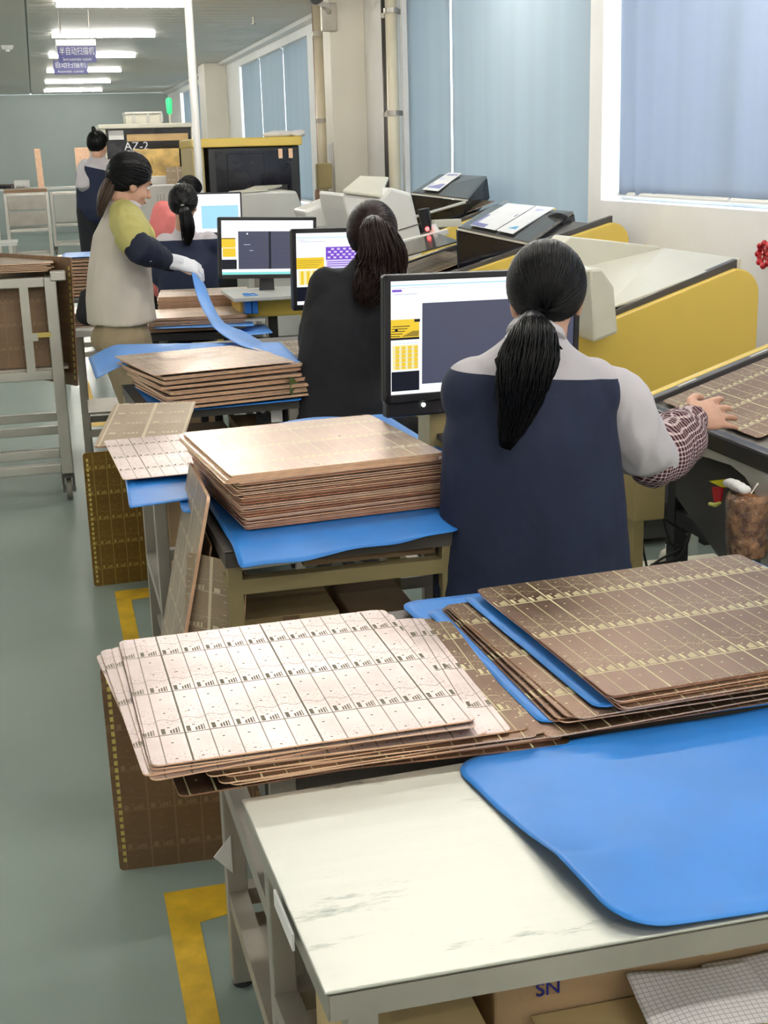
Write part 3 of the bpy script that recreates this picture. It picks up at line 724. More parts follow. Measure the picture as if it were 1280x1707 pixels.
TL = oz(304, 722, zt); C3 = TL+ex*W3/2-ey*D3/2
z = zt; n3 = 0; rnd = random.Random(3)
for k in range(6):
    board(me3, (C3.x+(.0, .003, .0, -.010, -.012, -.014)[k], C3.y-(.0, .002, .004, .006, .006, .010)[k], z), A3+rnd.uniform(-.006, .006), ('topmost glossy copper panel of the tallest stack' if k == 0 else 'panel in the shifted top layer of the tallest stack'), None if k == 0 else 'top layer of the tallest stack'); z -= .0028
k = 0
sh = 0
while z > .7640:
    if k % 8 == 0: sh = rnd.uniform(-.008, .010)
    board((me3, me3, me3w)[rnd.randrange(3)], (C3.x+.018+sh+rnd.uniform(-.006, .006), C3.y+.004+rnd.uniform(-.008, .005), z), A3+rnd.uniform(-.014, .014)+.008, 'copper panel in the body of the tallest stack, only its edge showing', 'copper panels in the body of the tallest stack'); z -= (.0036, .0040, .0048)[rnd.randrange(3)]; k += 1
sheet('blue sheet hanging out below the tallest stack at the front', [(.352, 2.716, .7585), (.875, 2.78, .7595), (.875, 3.33, .760), (.335, 3.30, .760)], M['blue'],
      lambda u, v, x, y: (-.030*max(0, 1-v/.16)**1.3*(1 if u < .3 else max(0, 1-(u-.3)/1.2)) + .006*noise.noise(V((x*9, y*4, 2)))*max(0, 1-v/.16)), r=.012)
sheet('blue sheet behind and under the tallest stack, seen at its right', [(.42, 3.15, .7615), (1.05, 3.30, .775), (1.02, 4.03, .776), (.40, 3.98, .776)], M['blue_light'],
      lambda u, v, x, y: .004+.010*max(0, math.sin(u*8+v*3))*v, r=.02)
# pale panel on its blue sheets, left
zb = .792
C4, A4, w4, d4 = fit((173, 735), (323, 722), (206, 800), zb)
W4, D4 = .50, .5
ex, ey = V((math.cos(A4), math.sin(A4), 0)), V((-math.sin(A4), math.cos(A4), 0))
TL = oz(173, 735, zb); C4 = TL+ex*W4/2-ey*d4/2; print('ext', C4, A4, w4, d4)
board(board_mesh(W4, d4, .0022, M['copper_bright_refl'], M['edge']), (C4.x, C4.y, zb), A4, 'pale copper panel sticking out to the left behind the tallest stack')
sheet('blue sheet drooping below the pale panel at the left', [(.148, 3.18, .782), (.36, 3.22, .783), (.62, 3.84, .786), (.165, 3.84, .786)], M['blue'],
      lambda u, v, x, y: -.016*max(0, 1-v/.45)**1.2, r=.006)
sheet('small second blue sheet tip below the pale panel', [(.272, 3.13, .772), (.52, 3.2, .772), (.6, 3.8, .776), (.30, 3.8, .776)], M['blue'], lambda u, v, x, y: -.02*max(0, 1-v/.3), r=.03)
# panels leaning against the left end of the table
leaner('circuit_board', M['resin_tan'], (.125, 2.93, .0), (.125, 3.30, .0), (.318, 2.93, .84), 'long tan panel leaning edge-on against the tallest stack table', t=.008, e=M['edge'])
leaner('circuit_board', M['resin_brown'], (.16, 2.94, .0), (.16, 3.30, .0), (.318, 2.94, .72), 'dark patterned panel leaning behind the long tan one', t=.003)
for k in range(3):
    leaner('circuit_board', M['resin_tan'] if k == 0 else M['resin_brown'], (.180+.012*k, 2.92-.008*k, .0), (.275+.012*k, 2.80-.006*k, .0), (.270+.012*k, 2.97-.004*k, .70-.012*k),
        ['greybrown panel leaning in front of the table below the tallest stack', 'second panel of the bundle leaning below the tallest stack', 'rear panel of the bundle leaning below the tallest stack'][k], t=.004, e=M['edge'])
carton(.38, .62, 2.95, 3.30, .132, .52, M['card_yellow'], 'pale carton under the tallest stack table, left')
carton(.65, .82, 2.95, 3.30, .132, .50, M['card'], 'brown carton under the tallest stack table, right')
o = obj('storage_tray', G().box(.52, .84, 2.86, 3.2, .672, .70).box(.52, .84, 2.86, 2.87, .70, .74), M['card'], loc=(.74, 3.0, .672)); tag(o, 'brown tray on the upper shelf under the tallest stack', 'tray')
leaner('circuit_board', M['resin_tan'], (.130, 3.88, .776), (.385, 3.82, .776), (.140, 4.26, .832), 'tan brown panel tilted up behind the pale panel')

# --- third table with stack and blue sheet
T3 = [(.285, 4.60), (.86, 4.65), (.86, 5.22), (.25, 5.22)]
bench('work_table', 'table under the middle stack whose top panel carries a light reflection', T3, .735, M['steel_dark'], th=.03, shelf=(.1,), beam=(.42,), ins=.02, legm=M['steel_dull'])
zt = .868
C5, A5, w5, d5 = fit((190, 594), (402, 575), (266, 629), zt); print('S3 fit', C5, A5, w5, d5)
W5, D5 = .53, .54
me5 = board_mesh(W5, D5, .0022, M['copper'], M['edge'])
ex, ey = V((math.cos(A5), math.sin(A5), 0)), V((-math.sin(A5), math.cos(A5), 0))
TL = oz(190, 594, zt); C5 = TL+ex*W5/2-ey*D5/2
board(me5, C5, A5, 'topmost copper panel of the middle stack, with a bright light reflection')
z = zt-.009
for gi, (n, dx, dy, da) in enumerate([(4, .025, .0, .02), (5, .018, .01, .05), (4, .03, -.005, -.02), (5, .045, .0, .03), (4, .05, -.01, -.03), (6, .065, -.004, .0), (3, .07, -.01, .0)]):
    for k in range(n):
        board(me5, (C5.x+dx+rnd.uniform(-.003, .003), C5.y+dy+rnd.uniform(-.003, .003), z), A5+da+rnd.uniform(-.004, .004), 'copper panel in the middle stack, in loose bundles one above another', 'copper panels of the middle stack'); z -= .0027
    z -= .0055
print('S3 bottom', z)
sheet('light blue sheet under the top panel of the middle stack, its flap out at left', [(.150, 5.06, .846), (.88, 4.70, .8615), (.90, 5.25, .8615), (.142, 5.62, .848)], M['blue_light'],
      lambda u, v, x, y: -.055*max(0, 1-u/.16)**1.2+.0, r=.012)
sheet('dark blue sheet below the whole middle stack', [(.30, 4.56, z-.002), (.86, 4.62, z-.002), (.93, 5.14, z), (.26, 5.16, z)], M['blue'], lambda u, v, x, y: -.02*max(0, 1-u/.06)**1.5, r=.02)
t_ = carton(.36, .62, 4.68, 5.0, .112, .60, M['card'], 'brown carton below the middle stack, left')
c5 = carton(.64, .83, 4.70, 5.0, .112, .62, M['card_yellow'], 'pale carton with black and white stickers below the middle stack')
a = oy(440, 692, 4.698); obj('black_sticker', G().box(a.x-.028, a.x+.02, 4.6965, 4.7, a.z-.03, a.z+.03), M['black'], c5, label='black sticker with white square mark'); obj('white_sticker', G().box(a.x+.026, a.x+.068, 4.6965, 4.7, a.z-.03, a.z+.03), M['paper'], c5)
obj('sticker_mark', G().prism([(a.x-.004, 4.6955, a.z+.006), (a.x+.008, 4.6955, a.z+.016), (a.x-.004, 4.6955, a.z+.026), (a.x-.016, 4.6955, a.z+.016)], (0, .001, 0)), M['sign_white'], c5)
# panel lying behind, right of the held sheet
zt = .80
o = bench('work_table', 'low table behind the middle stack with one flat patterned panel', [(.62, 5.42), (1.25, 5.42), (1.25, 6.02), (.62, 6.02)], .775, M['steel_dark'], beam=(.3,), legm=M['black'])
C6, A6, w6, d6 = fit((432, 570), (512, 565), (480, 602), .786)
a = oz(436, 569, .786)
board(board_mesh(.50, .44, .0022, M['copper_dark_refl'], M['edge']), (a.x+.25, a.y-.26, .786), -.03, 'brown patterned panel lying flat left of the woman in black')
sheet('blue edge of film under the flat patterned panel', [(a.x+.0, a.y-.52, .780), (a.x+.5, a.y-.53, .780), (a.x+.5, a.y-.05, .780), (a.x, a.y-.05, .780)], M['blue'], None, r=.01)

# --- W's tables
bench('work_table', 'white topped table left of the standing woman', [(.10, 6.92), (.60, 6.92), (.60, 7.40), (.12, 7.40)], .75, M['white_enamel'], beam=(.2,), shelf=(.3,), legm=M['steel_dull'])
T4 = [(.50, 6.86), (1.0, 6.74), (1.02, 7.70), (.55, 7.80)]
bench('work_table', 'dark table holding two stacks behind the standing woman', T4, .715, M['black'], beam=(.3,), legm=M['black'])
carton(.58, .82, 7.0, 7.3, .0, .5, M['card'], 'brown carton on the floor below the two stacks')
me6 = board_mesh(.50, .42, .0022, M['copper'], M['edge']); me6d = board_mesh(.50, .42, .0022, M['steel_greenish'] if 'steel_greenish' in M else M['resin_tan'], M['edge_dark'])
z = .722
for k in range(16):
    board(me6, (.76+.003*(k % 3), 7.06+rnd.uniform(-.01, .01), z), rnd.uniform(-.05, .05)-.08, 'copper panel in the low front stack right of the standing woman' if k < 15 else 'top panel of the low front stack right of the standing woman', 'copper panels in the low front stack' if k < 15 else None); z += .0045
    if k == 5: sheet('blue sheet inside the low stack right of the standing woman', [(.52, 6.82, z), (1.02, 6.70, z), (1.06, 7.22, z), (.52, 7.26, z)], M['blue_light'], None, r=.02, nx=12, ny=12); z += .004
zq = .722
for k in range(28):
    board(me6, (.86+rnd.uniform(-.006, .006), 7.52+rnd.uniform(-.008, .008), zq), rnd.uniform(-.02, .02)-.12, 'panel in the taller back stack behind the standing woman' if k < 27 else 'greenish top panel of the taller back stack behind the standing woman', 'panels in the taller back stack' if k < 27 else None); zq += .0048
sheet('small light blue sheet poking out right of the low stack', [(.86, 6.55, .716), (1.10, 6.62, .716), (1.12, 7.0, .716), (.9, 7.0, .716)], M['blue_light'], None, r=.01, nx=10, ny=10)
# far left: bench with a copper stack beyond the standing woman
bench('work_table', 'farther table with a high copper stack left of the standing woman', [(.06, 9.9), (.62, 9.9), (.62, 10.5), (.06, 10.5)], .62, M['steel_dark'], beam=(.2,))
z = .625; k = 0
me7 = board_mesh(.46, .50, .0024, M['copper'], M['edge'])
while z < .90:
    board(me7, (.33+rnd.uniform(-.02, .02), 10.2+rnd.uniform(-.015, .015), z), rnd.uniform(-.05, .05), 'copper panel in the high stack left of the standing woman', 'copper panels in the high stack left of the standing woman'); k += 1; z += .0046 if k % 4 else .011
sheet('pale blue sheet on the high stack left of the standing woman', [(.06, 9.94, .905), (.58, 9.94, .905), (.58, 10.5, .905), (.10, 10.5, .905)], M['blue_light'], lambda u, v, x, y: .006-.11*max(0, 1-u/.12)**1.4, r=.01, nx=30, ny=12)
z = .755
for k in range(7):
    board(board_mesh(.40, .34, .0024, M['copper'], M['edge']), (.30+rnd.uniform(-.01, .01), 7.2, z), rnd.uniform(-.05, .05), 'copper panel in the small pile on the white table', 'copper panels on the white table'); z += .011
#@@END_BENCHES
#@@MACHINES
def xz(poly, y): return [V((x, y, z)) for x, z in poly]
def arc(cx, cz, r, a0, a1, n=8): return [(cx+r*math.cos(math.radians(a0+(a1-a0)*k/n)), cz+r*math.sin(math.radians(a0+(a1-a0)*k/n))) for k in range(n+1)]
def station(label, y0, y1, xf=1.76, zf=.845, xb=2.74, zb=1.155, flank=True, low=None, panel=True, mflank=None, near=True):
    """inspection station: sloping bed between two coloured flanks that rise to the window, on a steel base"""
    t = thing('inspection_station', label, 'machine', ((xf+xb)/2, (y0+y1)/2, 0)); mf = mflank or M['yellow']
    sl = (zb-zf)/(xb-xf); zz = lambda x: zf+(x-xf)*sl
    f = .035
    for s_, y in ((0, y0), (1, y1-f)):
        if s_ == 0 and near:
            prof = [(xf, .60), (xb+.06, .52)]+arc(xb-.04, zb-.13, .10, 0, 90, 8)+[(xf, zf-.005)]
        else:
            prof = [(xf, zf-.16), (xb, zb-.30), (xb, zb+.012), (xf, zf+.012)]
        g = G().prism(xz(prof, y), (0, f, 0)); obj('flank_panel', g, mf, t, bevel=.006, auto=False)
    # black rail frame round the bed
    for y in (y0+f, y1-f-.035):
        obj('side_rail', G().prism(xz([(xf-.02, zf-.045), (xb-.02, zb-.045), (xb-.02, zb+.004), (xf-.02, zf+.004)], y), (0, .035, 0)), M['charcoal'], t, bevel=.003)
        for k in range(4):
            x = xf+.08+.24*k; obj('clamp', G().prism(xz([(x, zz(x)+.004), (x+.06, zz(x+.06)+.004), (x+.06, zz(x+.06)+.012), (x, zz(x)+.012)], y+.008), (0, .014, 0)), M['steel'], t)
    obj('front_rail', G().box(xf-.055, xf-.015, y0+.0, y1, zf-.055, zf-.002), M['blackplastic'], t, bevel=.008)
    obj('bed', G().prism(xz([(xf-.02, zf-.06), (xb-.05, zb-.08), (xb-.05, zb-.045), (xf-.02, zf-.012)], y0+f), (0, y1-y0-2*f, 0)), M['steel_dark'], t)
    # base: frame posts, beams, khaki cabinet
    for x in (xf+.06, xb-.10):
        for y in (y0+.06, y1-.10):
            obj('post', G().box(x, x+.05, y, y+.05, 0, zz(x)-.09), M['black'], t)
    for z in (.16, .48):
        for y in (y0+.085, y1-.075): obj('beam', rod(G(), (xf+.10, y, z), (xb-.08, y, z), .045), M['black'], t)
    for x in (xf+.085, xb-.075): obj('beam', rod(G(), (x, y0+.10, .48), (x, y1-.10, .48), .045), M['black'], t)
    obj('cabinet', G().box(xf+.42, xb-.12, y0+.12, y1-.16, .03, .62), M['charcoal'], t, bevel=.01)
    if panel:
        # the copper panel under inspection lies on the bed
        u = V((xb-xf, 0, zb-zf)).normalized(); wv = V((0, 1, 0)); nrm = u.cross(wv)
        c = V((xf-.005, y1-f-.05, zf-.004))+u*.32-wv*.30+nrm*.006
        m = frame(c, u, wv); o = board(board_mesh(.62, .56, .0022, M['copper_dark_refl'], M['edge']), c, m.to_euler(), 'copper panel lying on the sloping bed of: '+label); o['label'] = panel
    return t
m0 = station('yellow edged inspection station where the nearest woman works', 2.78, 3.66, panel='copper panel under inspection beneath the seated woman\'s right hand', near=False)
# machine 0: silver front skin with a rounded knee opening, dark plate behind it
g = G(); pts = [(3.64, .845), (2.775, .845), (2.775, .42), (2.86, .42), (2.868, .60), (2.884, .69), (2.915, .738), (2.965, .765), (3.04, .779), (3.16, .774), (3.64, .728)]
x = 1.712
P2_ = lambda x: [V((x, y, z-.055)) for y, z in pts]
# the outline is concave: build it as a strip
out = [(2.775, .42), (2.775, .79), (2.80, .79), (2.86, .79), (2.87, .79), (2.884, .79), (2.915, .79), (2.965, .79), (3.04, .79), (3.16, .79), (3.64, .79)]
inn = [(2.79, .42), (2.86, .42), (2.864, .50), (2.868, .60), (2.874, .64), (2.884, .685), (2.915, .730), (2.965, .758), (3.04, .772), (3.16, .765), (3.64, .715)]
vs = []; fs = []
for (a, b) in zip(out, inn): vs += [(x, a[0], a[1]), (x, b[0], b[1]), (x+.02, a[0], a[1]), (x+.02, b[0], b[1])]
for k in range(len(out)-1):
    a = 4*k; b = a+4; fs += [(a, b, b+1, a+1), (a+2, a+3, b+3, b+2), (a, a+2, b+2, b), (a+1, b+1, b+3, a+3)]
g.add(vs, fs); obj('front_skin', g, M['silver'], m0)
obj('near_skin', G().prism(xz([(x, .42), (2.70, .42), (2.70, 1.05), (x, .79)], 2.757), (0, .02, 0)), M['silver'], m0, bevel=.004)
g = G().prism([(1.80, 2.90, .77), (1.80, 3.52, .77), (1.80, 3.52, .56), (1.80, 3.12, .40), (1.80, 2.90, .40)], (.01, 0, 0)); obj('knee_plate', g, M['charcoal'], m0)
obj('khaki_box', G().box(oy(1058, 800, 3.3).x, oy(1110, 800, 3.3).x, 3.3, 3.42, oy(1085, 868, 3.3).z, .80), M['khaki'], m0, bevel=.005)
obj('khaki_post', G().box(oy(1064, 900, 3.3).x, oy(1080, 900, 3.3).x, 3.33, 3.39, 0, .66), M['khaki'], m0)
# monitor stands use these yellow boxes
m1 = station('yellow inspection station with a tall rounded flank beside the white wall', 4.60, 5.50, xf=1.55, zf=.80, xb=2.62, zb=1.155, panel='panel on the bed behind the tall yellow flank')
obj('rear_cover', G().prism(xz([(2.10, 1.02), (2.60, 1.155), (2.60, 1.165), (2.18, 1.225), (2.10, 1.16)], 5.30), (0, .18, 0)), M['beige'], m1, bevel=.01)
g = G().hexa([V((2.04, 4.64, .985)), V((2.62, 4.64, 1.125)), V((2.62, 5.3, 1.10)), V((2.04, 5.3, 1.02))], [V((2.04, 4.64, .99)), V((2.62, 4.64, 1.16)), V((2.62, 5.3, 1.16)), V((2.04, 5.3, 1.06))])
obj('bed_cover', g, M['beige'], m1, bevel=.003)
g = G().hexa([V((1.66, 4.64, .85)), V((2.035, 4.64, .97)), V((2.035, 5.3, .97)), V((1.66, 5.3, .87))], [V((1.66, 4.64, .86)), V((2.035, 4.64, .985)), V((2.035, 5.3, .985)), V((1.66, 5.3, .88))])
obj('scan_bed', g, M['grey_enamel'], m1, bevel=.003)
obj('guard', G().prism(xz([(1.92, .90), (2.02, .93), (2.00, 1.10), (1.95, 1.17), (1.90, 1.17)], 4.44), (0, .14, 0)), M['beige'], m1, bevel=.012)
obj('front_box', G().box(1.20, 1.60, 4.95, 5.48, .40, .76), M['yellow'], m1, bevel=.01)
obj('monitor_shelf', G().box(.95, 1.60, 5.02, 5.46, .76, .785), M['steel_dark'], m1)
m2 = station('yellow station with the black reflecting hood carrying leaflets', 6.40, 7.30, xf=1.60, zf=.87, xb=2.90, zb=1.24, panel='panel on the bed in front of the black hood with leaflets')
obj('front_box', G().box(.98, 1.60, 6.95, 7.25, .76, .865), M['yellow'], m2, bevel=.01); obj('monitor_shelf', G().box(.93, 1.58, 6.78, 7.28, .865, .885), M['grey_enamel'], m2, bevel=.003)
for q in (1.15, 1.36): obj('shelf_post', G().box(q, q+.045, 7.02, 7.065, 0, .76), M['black'], m2)
obj('shelf_beam', G().box(1.0, 1.60, 7.02, 7.06, .60, .64), M['black'], m2); obj('shelf_beam', G().box(1.0, 1.60, 7.02, 7.06, .34, .38), M['black'], m2)
m3 = station('station with black hood farther back beside the white covers', 8.25, 9.15, xf=2.36, zf=1.06, xb=2.92, zb=1.24, panel='panel on the bed below the farther black hood', mflank=M['yellow'])

def hood(par, A, B, C, D, h, inner, name='hood'):
    """tilted lid A,B (front-left, front-right), C,D (rear) with a deep glossy front and side skirt"""
    A, B, C, D = map(V, (A, B, C, D)); dn = V((0, 0, -h))
    obj('hood_lid', G().hexa([A-V((0, 0, .018)), B-V((0, 0, .018)), C-V((0, 0, .018)), D-V((0, 0, .018))], [A, B, C, D]), M['smoke'], par, bevel=.008)
    i = .012; a, b, c, d = [p-V((0, 0, .018)) for p in (A, B, C, D)]
    sx = (b-a)*.03
    obj('hood_front', G().hexa([a+sx+V((0, .02, -h)), b-sx*4+V((0, .02, -h)), b-sx*4+V((0, .04, -h)), a+sx+V((0, .04, -h))], [a, b, b+V((0, .02, 0)), a+V((0, .02, 0))]), M['black_gloss'], par, bevel=.006)
    obj('hood_side', G().hexa([a+sx+V((0, .04, -h)), a+sx+V((.02, .04, -h)), d+V((.02, 0, -h*.8)), d+V((0, 0, -h*.8))], [a+V((0, .02, 0)), a+V((.02, .02, 0)), d+V((.02, 0, 0)), d]), M['black_gloss'], par)
    obj('hood_side', G().hexa([b-sx*4+V((-.02, .04, -h)), b-sx*4+V((0, .04, -h)), c+V((0, -.05, -h*.6)), c+V((-.02, -.05, -h*.6))], [b+V((-.02, .02, 0)), b+V((0, .02, 0)), c, c-V((.02, 0, 0))]), M['black'], par)
    obj('trim_strip', G().slab(A+V((0, -.004, -.012)), B+V((0, -.004, -.012)), .008, .010), M['steel'], par)
Ah, Bh, Ch, Dh = oy(762, 378, 6.5), oy(884, 404, 6.45), oy(957, 352, 7.02), oy(822, 340, 7.15)
hood(m2, Ah, Bh, Ch, Dh, .20, None)
def onlid(A, B, C, D, u, v): return A*(1-u)*(1-v)+B*u*(1-v)+C*u*v+D*(1-u)*v
def leaflet(A, B, C, D, u0, u1, v0, v1, m_, label, extra=()):
    q = [onlid(A, B, C, D, u, v)+V((0, 0, .016 if 0 < v < .5 else .012)) for u, v in ((u0, v0), (u1, v0), (u1+.03, v1), (u0+.03, v1))]; c = sum(q, V())/4
    t = thing('leaflet', label, 'leaflet', c); obj('paper_sheet', G().hexa(q, [p+V((0, 0, .004)) for p in q]), m_, t)
    for a0, a1, b0, b1, mm in extra:
        r = [q[0]*(1-a)*(1-b)+q[1]*a*(1-b)+q[2]*a*b+q[3]*(1-a)*b+V((0, 0, .0042)) for a, b in ((a0, b0), (a1, b0), (a1, b1), (a0, b1))]
        obj('printed_block', G().hexa(r, [p+V((0, 0, .001)) for p in r]), mm, t)
M['violet_print'] = mat('violet_print', (.16, .15, .36), .3, 0, .1); M['cyan_print'] = mat('cyan_print', (.12, .42, .66), .4); M['yellowgreen_print'] = mat('yellowgreen_print', (.62, .62, .08), .4)
M['lilac_print'] = mat('lilac_print', (.55, .55, .78), .4)
leaflet(Ah, Bh, Ch, Dh, .16, .50, .03, .97, M['paper'], 'white and violet leaflet on the nearer black hood', [(.0, .55, .0, .45, M['violet_print']), (.05, .16, .10, .19, M['yellowgreen_print']), (.6, .9, .05, .5, M['paper']), (.15, .95, .50, .60, M['violet_print']), (.3, .9, .72, .80, M['lilac_print'])])
leaflet(Ah, Bh, Ch, Dh, .52, .74, .03, .97, M['paper'], 'pale leaflet with a cyan mark on the nearer black hood', [(.35, .8, .12, .22, M['cyan_print']), (.2, .8, .45, .48, M['lilac_print']), (.2, .8, .54, .57, M['lilac_print']), (.3, .9, .80, .88, M['lilac_print'])])
Ai, Bi, Ci, Di = oy(685, 320, 8.40), oy(779, 331, 8.35), oy(812, 293, 8.95), oy(732, 290, 9.05)
hood(m3, Ai, Bi, Ci, Di, .22, None)
leaflet(Ai, Bi, Ci, Di, .18, .46, .05, .97, M['paper'], 'violet printed leaflet on the farther black hood', [(.1, .9, .1, .35, M['violet_print']), (.1, .8, .55, .68, M['lilac_print']), (.2, .9, .8, .9, M['violet_print'])])
obj('handle_bar', G().tube([oy(690, 362, 8.38), oy(776, 337, 8.34)], .010, 8), M['grey_enamel'], m3)
# cable chain at the hood's right end
t = thing('cable_chain', 'black cable chain curving beside the nearer black hood', 'cable chain', oy(945, 400, 6.9))
for k in range(9):
    a = math.radians(-60+k*21); p = oy(925, 398, 6.9)+V((.09*math.cos(a), .02*k*.0, .115*math.sin(a)))
    m = Matrix.Rotation(-a, 3, 'Y'); c = p; g = G()
    vs = [c+m@V((sx*.026, sy*.03, sz*.019)) for sz in (-1, 1) for sy in (-1, 1) for sx in (-1, 1)]
    g.add(vs, [(0, 2, 3, 1), (4, 5, 7, 6), (0, 1, 5, 4), (2, 6, 7, 3), (0, 4, 6, 2), (1, 3, 7, 5)]); obj('chain_link', g, M['black'], t, bevel=.004)
# items seen on the bed behind the strip: white rail, red led, camera bits
a, b = oy(640, 412, 7.2), oy(746, 386, 7.2); obj('linear_rail', G().slab(a, b, .04, .03), M['white_enamel'], m2, bevel=.003)
a, b = oy(636, 440, 6.75), oy(765, 404, 6.75); obj('reflecting_plate', G().hexa([a, b, b+V((0, .4, .02)), a+V((0, .4, .02))], [p+V((0, 0, .008)) for p in (a, b, b+V((0, .4, .02)), a+V((0, .4, .02)))]), M['smoke'], m2)
a = oy(712, 384, 7.25); t = thing('lens_head', 'small lens head with a glowing red light between the hoods', 'lens', a)
obj('barrel', G().tube([a+V((-.02, 0, .12)), a+V((0, 0, .0))], [.035, .028], 14), M['black'], t); obj('red_light', G().ell(a+V((-.01, -.035, .01)), (.012,)*3), M['led_red'], t, smooth=True)
obj('collar', G().tube([a+V((.03, 0, .03)), a+V((.05, 0, -.03))], [.02, .035], 12), M['white_enamel'], t); a = oy(745, 372, 7.3)
obj('terminal_block', G().box(a.x-.08, a.x+.08, 7.28, 7.34, a.z-.02, a.z+.02), M['beige'], t)
# white covers (polygonal hoods) of the farther stations
def cover(label, prof, y0, y1, m_, extra=None):
    """prof: outline seen from the camera side (pixels) placed on y0; recedes to y1"""
    P = [oy(x, y, y0) for x, y in prof]; c = sum(P, V())/len(P)
    t = thing('machine_cover', label, 'machine', (c.x, (y0+y1)/2, 0)); g = G().prism(P, (.0, y1-y0, 0)); obj('cover_shell', g, m_, t, bevel=.02)
    x0, x1 = min(p.x for p in P), max(p.x for p in P); zl = min(p.z for p in P)
    obj('pedestal', G().box(x0+.05, x1-.05, y0+.05, y1-.02, 0, zl+.02), M['grey_enamel'], t); return t, P
t, P = cover('large white faceted machine cover left of the farther hood', [(572, 322), (634, 330), (650, 312), (686, 322), (706, 408), (700, 452), (660, 450), (600, 440), (576, 350)], 8.0, 8.75, M['white_enamel'])
a = oy(600, 301, 8.3); obj('top_ledge', G().hexa([oy(571, 322, 7.98), oy(634, 330, 7.98), oy(648, 300, 8.5), oy(600, 298, 8.5)], [p+V((0, 0, .02)) for p in (oy(571, 322, 7.98), oy(634, 330, 7.98), oy(648, 300, 8.5), oy(600, 298, 8.5))]), M['beige'], t, bevel=.006)
obj('seam', G().slab(oy(664, 384, 7.995), oy(703, 372, 7.995), .004, .006), M['steel_dark'], t)
t, P = cover('slanting white wedge cover behind the woman in black', [(505, 352), (566, 328), (574, 344), (576, 382), (520, 382)], 8.9, 9.3, M['white_enamel'])
t, P = cover('grey faceted machine cover behind the third monitor', [(400, 322), (446, 318), (494, 318), (506, 350), (506, 372), (400, 372)], 10.2, 10.9, M['grey_enamel'])
obj('top_ledge', G().hexa([oy(400, 322, 10.2), oy(446, 318, 10.2), oy(470, 311, 10.9), oy(425, 313, 10.9)], [p+V((0, 0, .015)) for p in (oy(400, 322, 10.2), oy(446, 318, 10.2), oy(470, 311, 10.9), oy(425, 313, 10.9))]), M['beige'], t)

# ---- monitors
def monitor(label, corners, Y, dY, rects, arm=None, thick=.035, bz=.017, stand=True):
    """corners: pixels of the outer top-left, top-right and bottom-left of the case; placed at depth Y (left) .. Y+dY (right)"""
    tl, tr, bl_ = oy(*corners[0], Y), oy(*corners[1], Y+dY), oy(*corners[2], Y)
    x = (tr-tl); W = x.length; x = x.normalized(); H = (tl-bl_).length; bl_ = tl-V((0, 0, H)); 
    y = V((0, 0, 1)); y = (y-x*y.dot(x)).normalized(); nrm = x.cross(y)  # toward the viewer
    c = tl+x*W/2-y*H/2
    t = thing('monitor', label, 'monitor', (c.x, c.y, c.z-H/2))
    pt = lambda u, v, d=0: tl+x*u*W-y*(1-v)*H+nrm*d
    F = lambda u0, u1, v0, v1, d0, d1: G().hexa([pt(u0, v0, d0), pt(u1, v0, d0), pt(u1, v1, d0), pt(u0, v1, d0)], [pt(u0, v0, d1), pt(u1, v0, d1), pt(u1, v1, d1), pt(u0, v1, d1)])
    obj('case', F(0, 1, 0, 1, -thick, -.004), M['blackplastic'], t, bevel=.008)
    bu, bv = bz/W, bz/H
    for q in ((0, 1, 1-bv, 1), (0, 1, 0, bv*1.3), (0, bu, 0, 1), (1-bu, 1, 0, 1)): obj('bezel', F(*q, -.006, .004), M['blackplastic'], t, bevel=.002)
    g = G(); keys = []; su, sv = 1-2*bu, 1-2.3*bv
    for i, (u0, u1, v0, v1, k) in enumerate([(0, 1, 0, 1, 'w')]+list(rects)):
        if k not in keys: keys.append(k)
        d = -.003+.0003*i; a0, a1, b0, b1 = bu+su*u0, bu+su*u1, bv*1.3+sv*v0, bv*1.3+sv*v1
        g.add([pt(a0, b0, d), pt(a1, b0, d), pt(a1, b1, d), pt(a0, b1, d)], [(0, 1, 2, 3)], keys.index(k))
    obj('screen', g, [S[k] for k in keys], t)
    if stand:
        g = G().hexa([pt(.42, -.32, -.05), pt(.58, -.32, -.05), pt(.58, -.32, -.035), pt(.42, -.32, -.035)], [pt(.44, .4, -.05), pt(.56, .4, -.05), pt(.56, .4, -.035), pt(.44, .4, -.035)]); obj('neck', g, M['blackplastic'], t)
        q = pt(.5, -.32, -.04); obj('foot', G().box(q.x-.12, q.x+.12, q.y-.07, q.y+.07, q.z-.012, q.z+.004), M['blackplastic'], t, bevel=.004)
    if arm: arm(t, pt, F)
    return t
sidebar = [(0, .155, .50, .665, 'y'), (0, .155, .49, .505, 'k'), (0, .155, .455, .49, 'w'), (0.01, .15, .20, .47, 'n'), (0, .155, 0, .175, 'k')]
r1 = [(0, 1, .955, .965, 'b'), (.01, .06, .905, .925, 'p'), (.02, .14, .88, .888, 'm'), (.02, .3, .935, .94, 'm'), (.165, 1, .08, .80, 'g'), (.0, .150, .50, .665, 'y'), (0, .150, .485, .505, 'k'), (.01, .145, .22, .44, 'n'), (.005, .150, .03, .205, 'k')]
for k in range(5): r1.append((.0+.002*k, .05+.012*k, .515+.022*k, .522+.022*k, 'k')); r1.append((.06+.012*k, .145, .515+.010*k, .521+.010*k, 'k'))
r1 += [(.02, .035, .56, .585, 'k'), (.12, .15, .64, .665, 'k')]
for k in range(4):
    r1.append((.022+.032*k, .042+.032*k, .23, .43, 'y'))
for k in range(5): r1.append((.01, .145, .25+.038*k, .254+.038*k, 'm'))
for k in range(6): r1.append((.02+.02*k, .03+.02*k, .455, .462, 'b'))
r1 += [(.60, .606, .36, .366, 'w'), (.64, .646, .33, .336, 'w')]
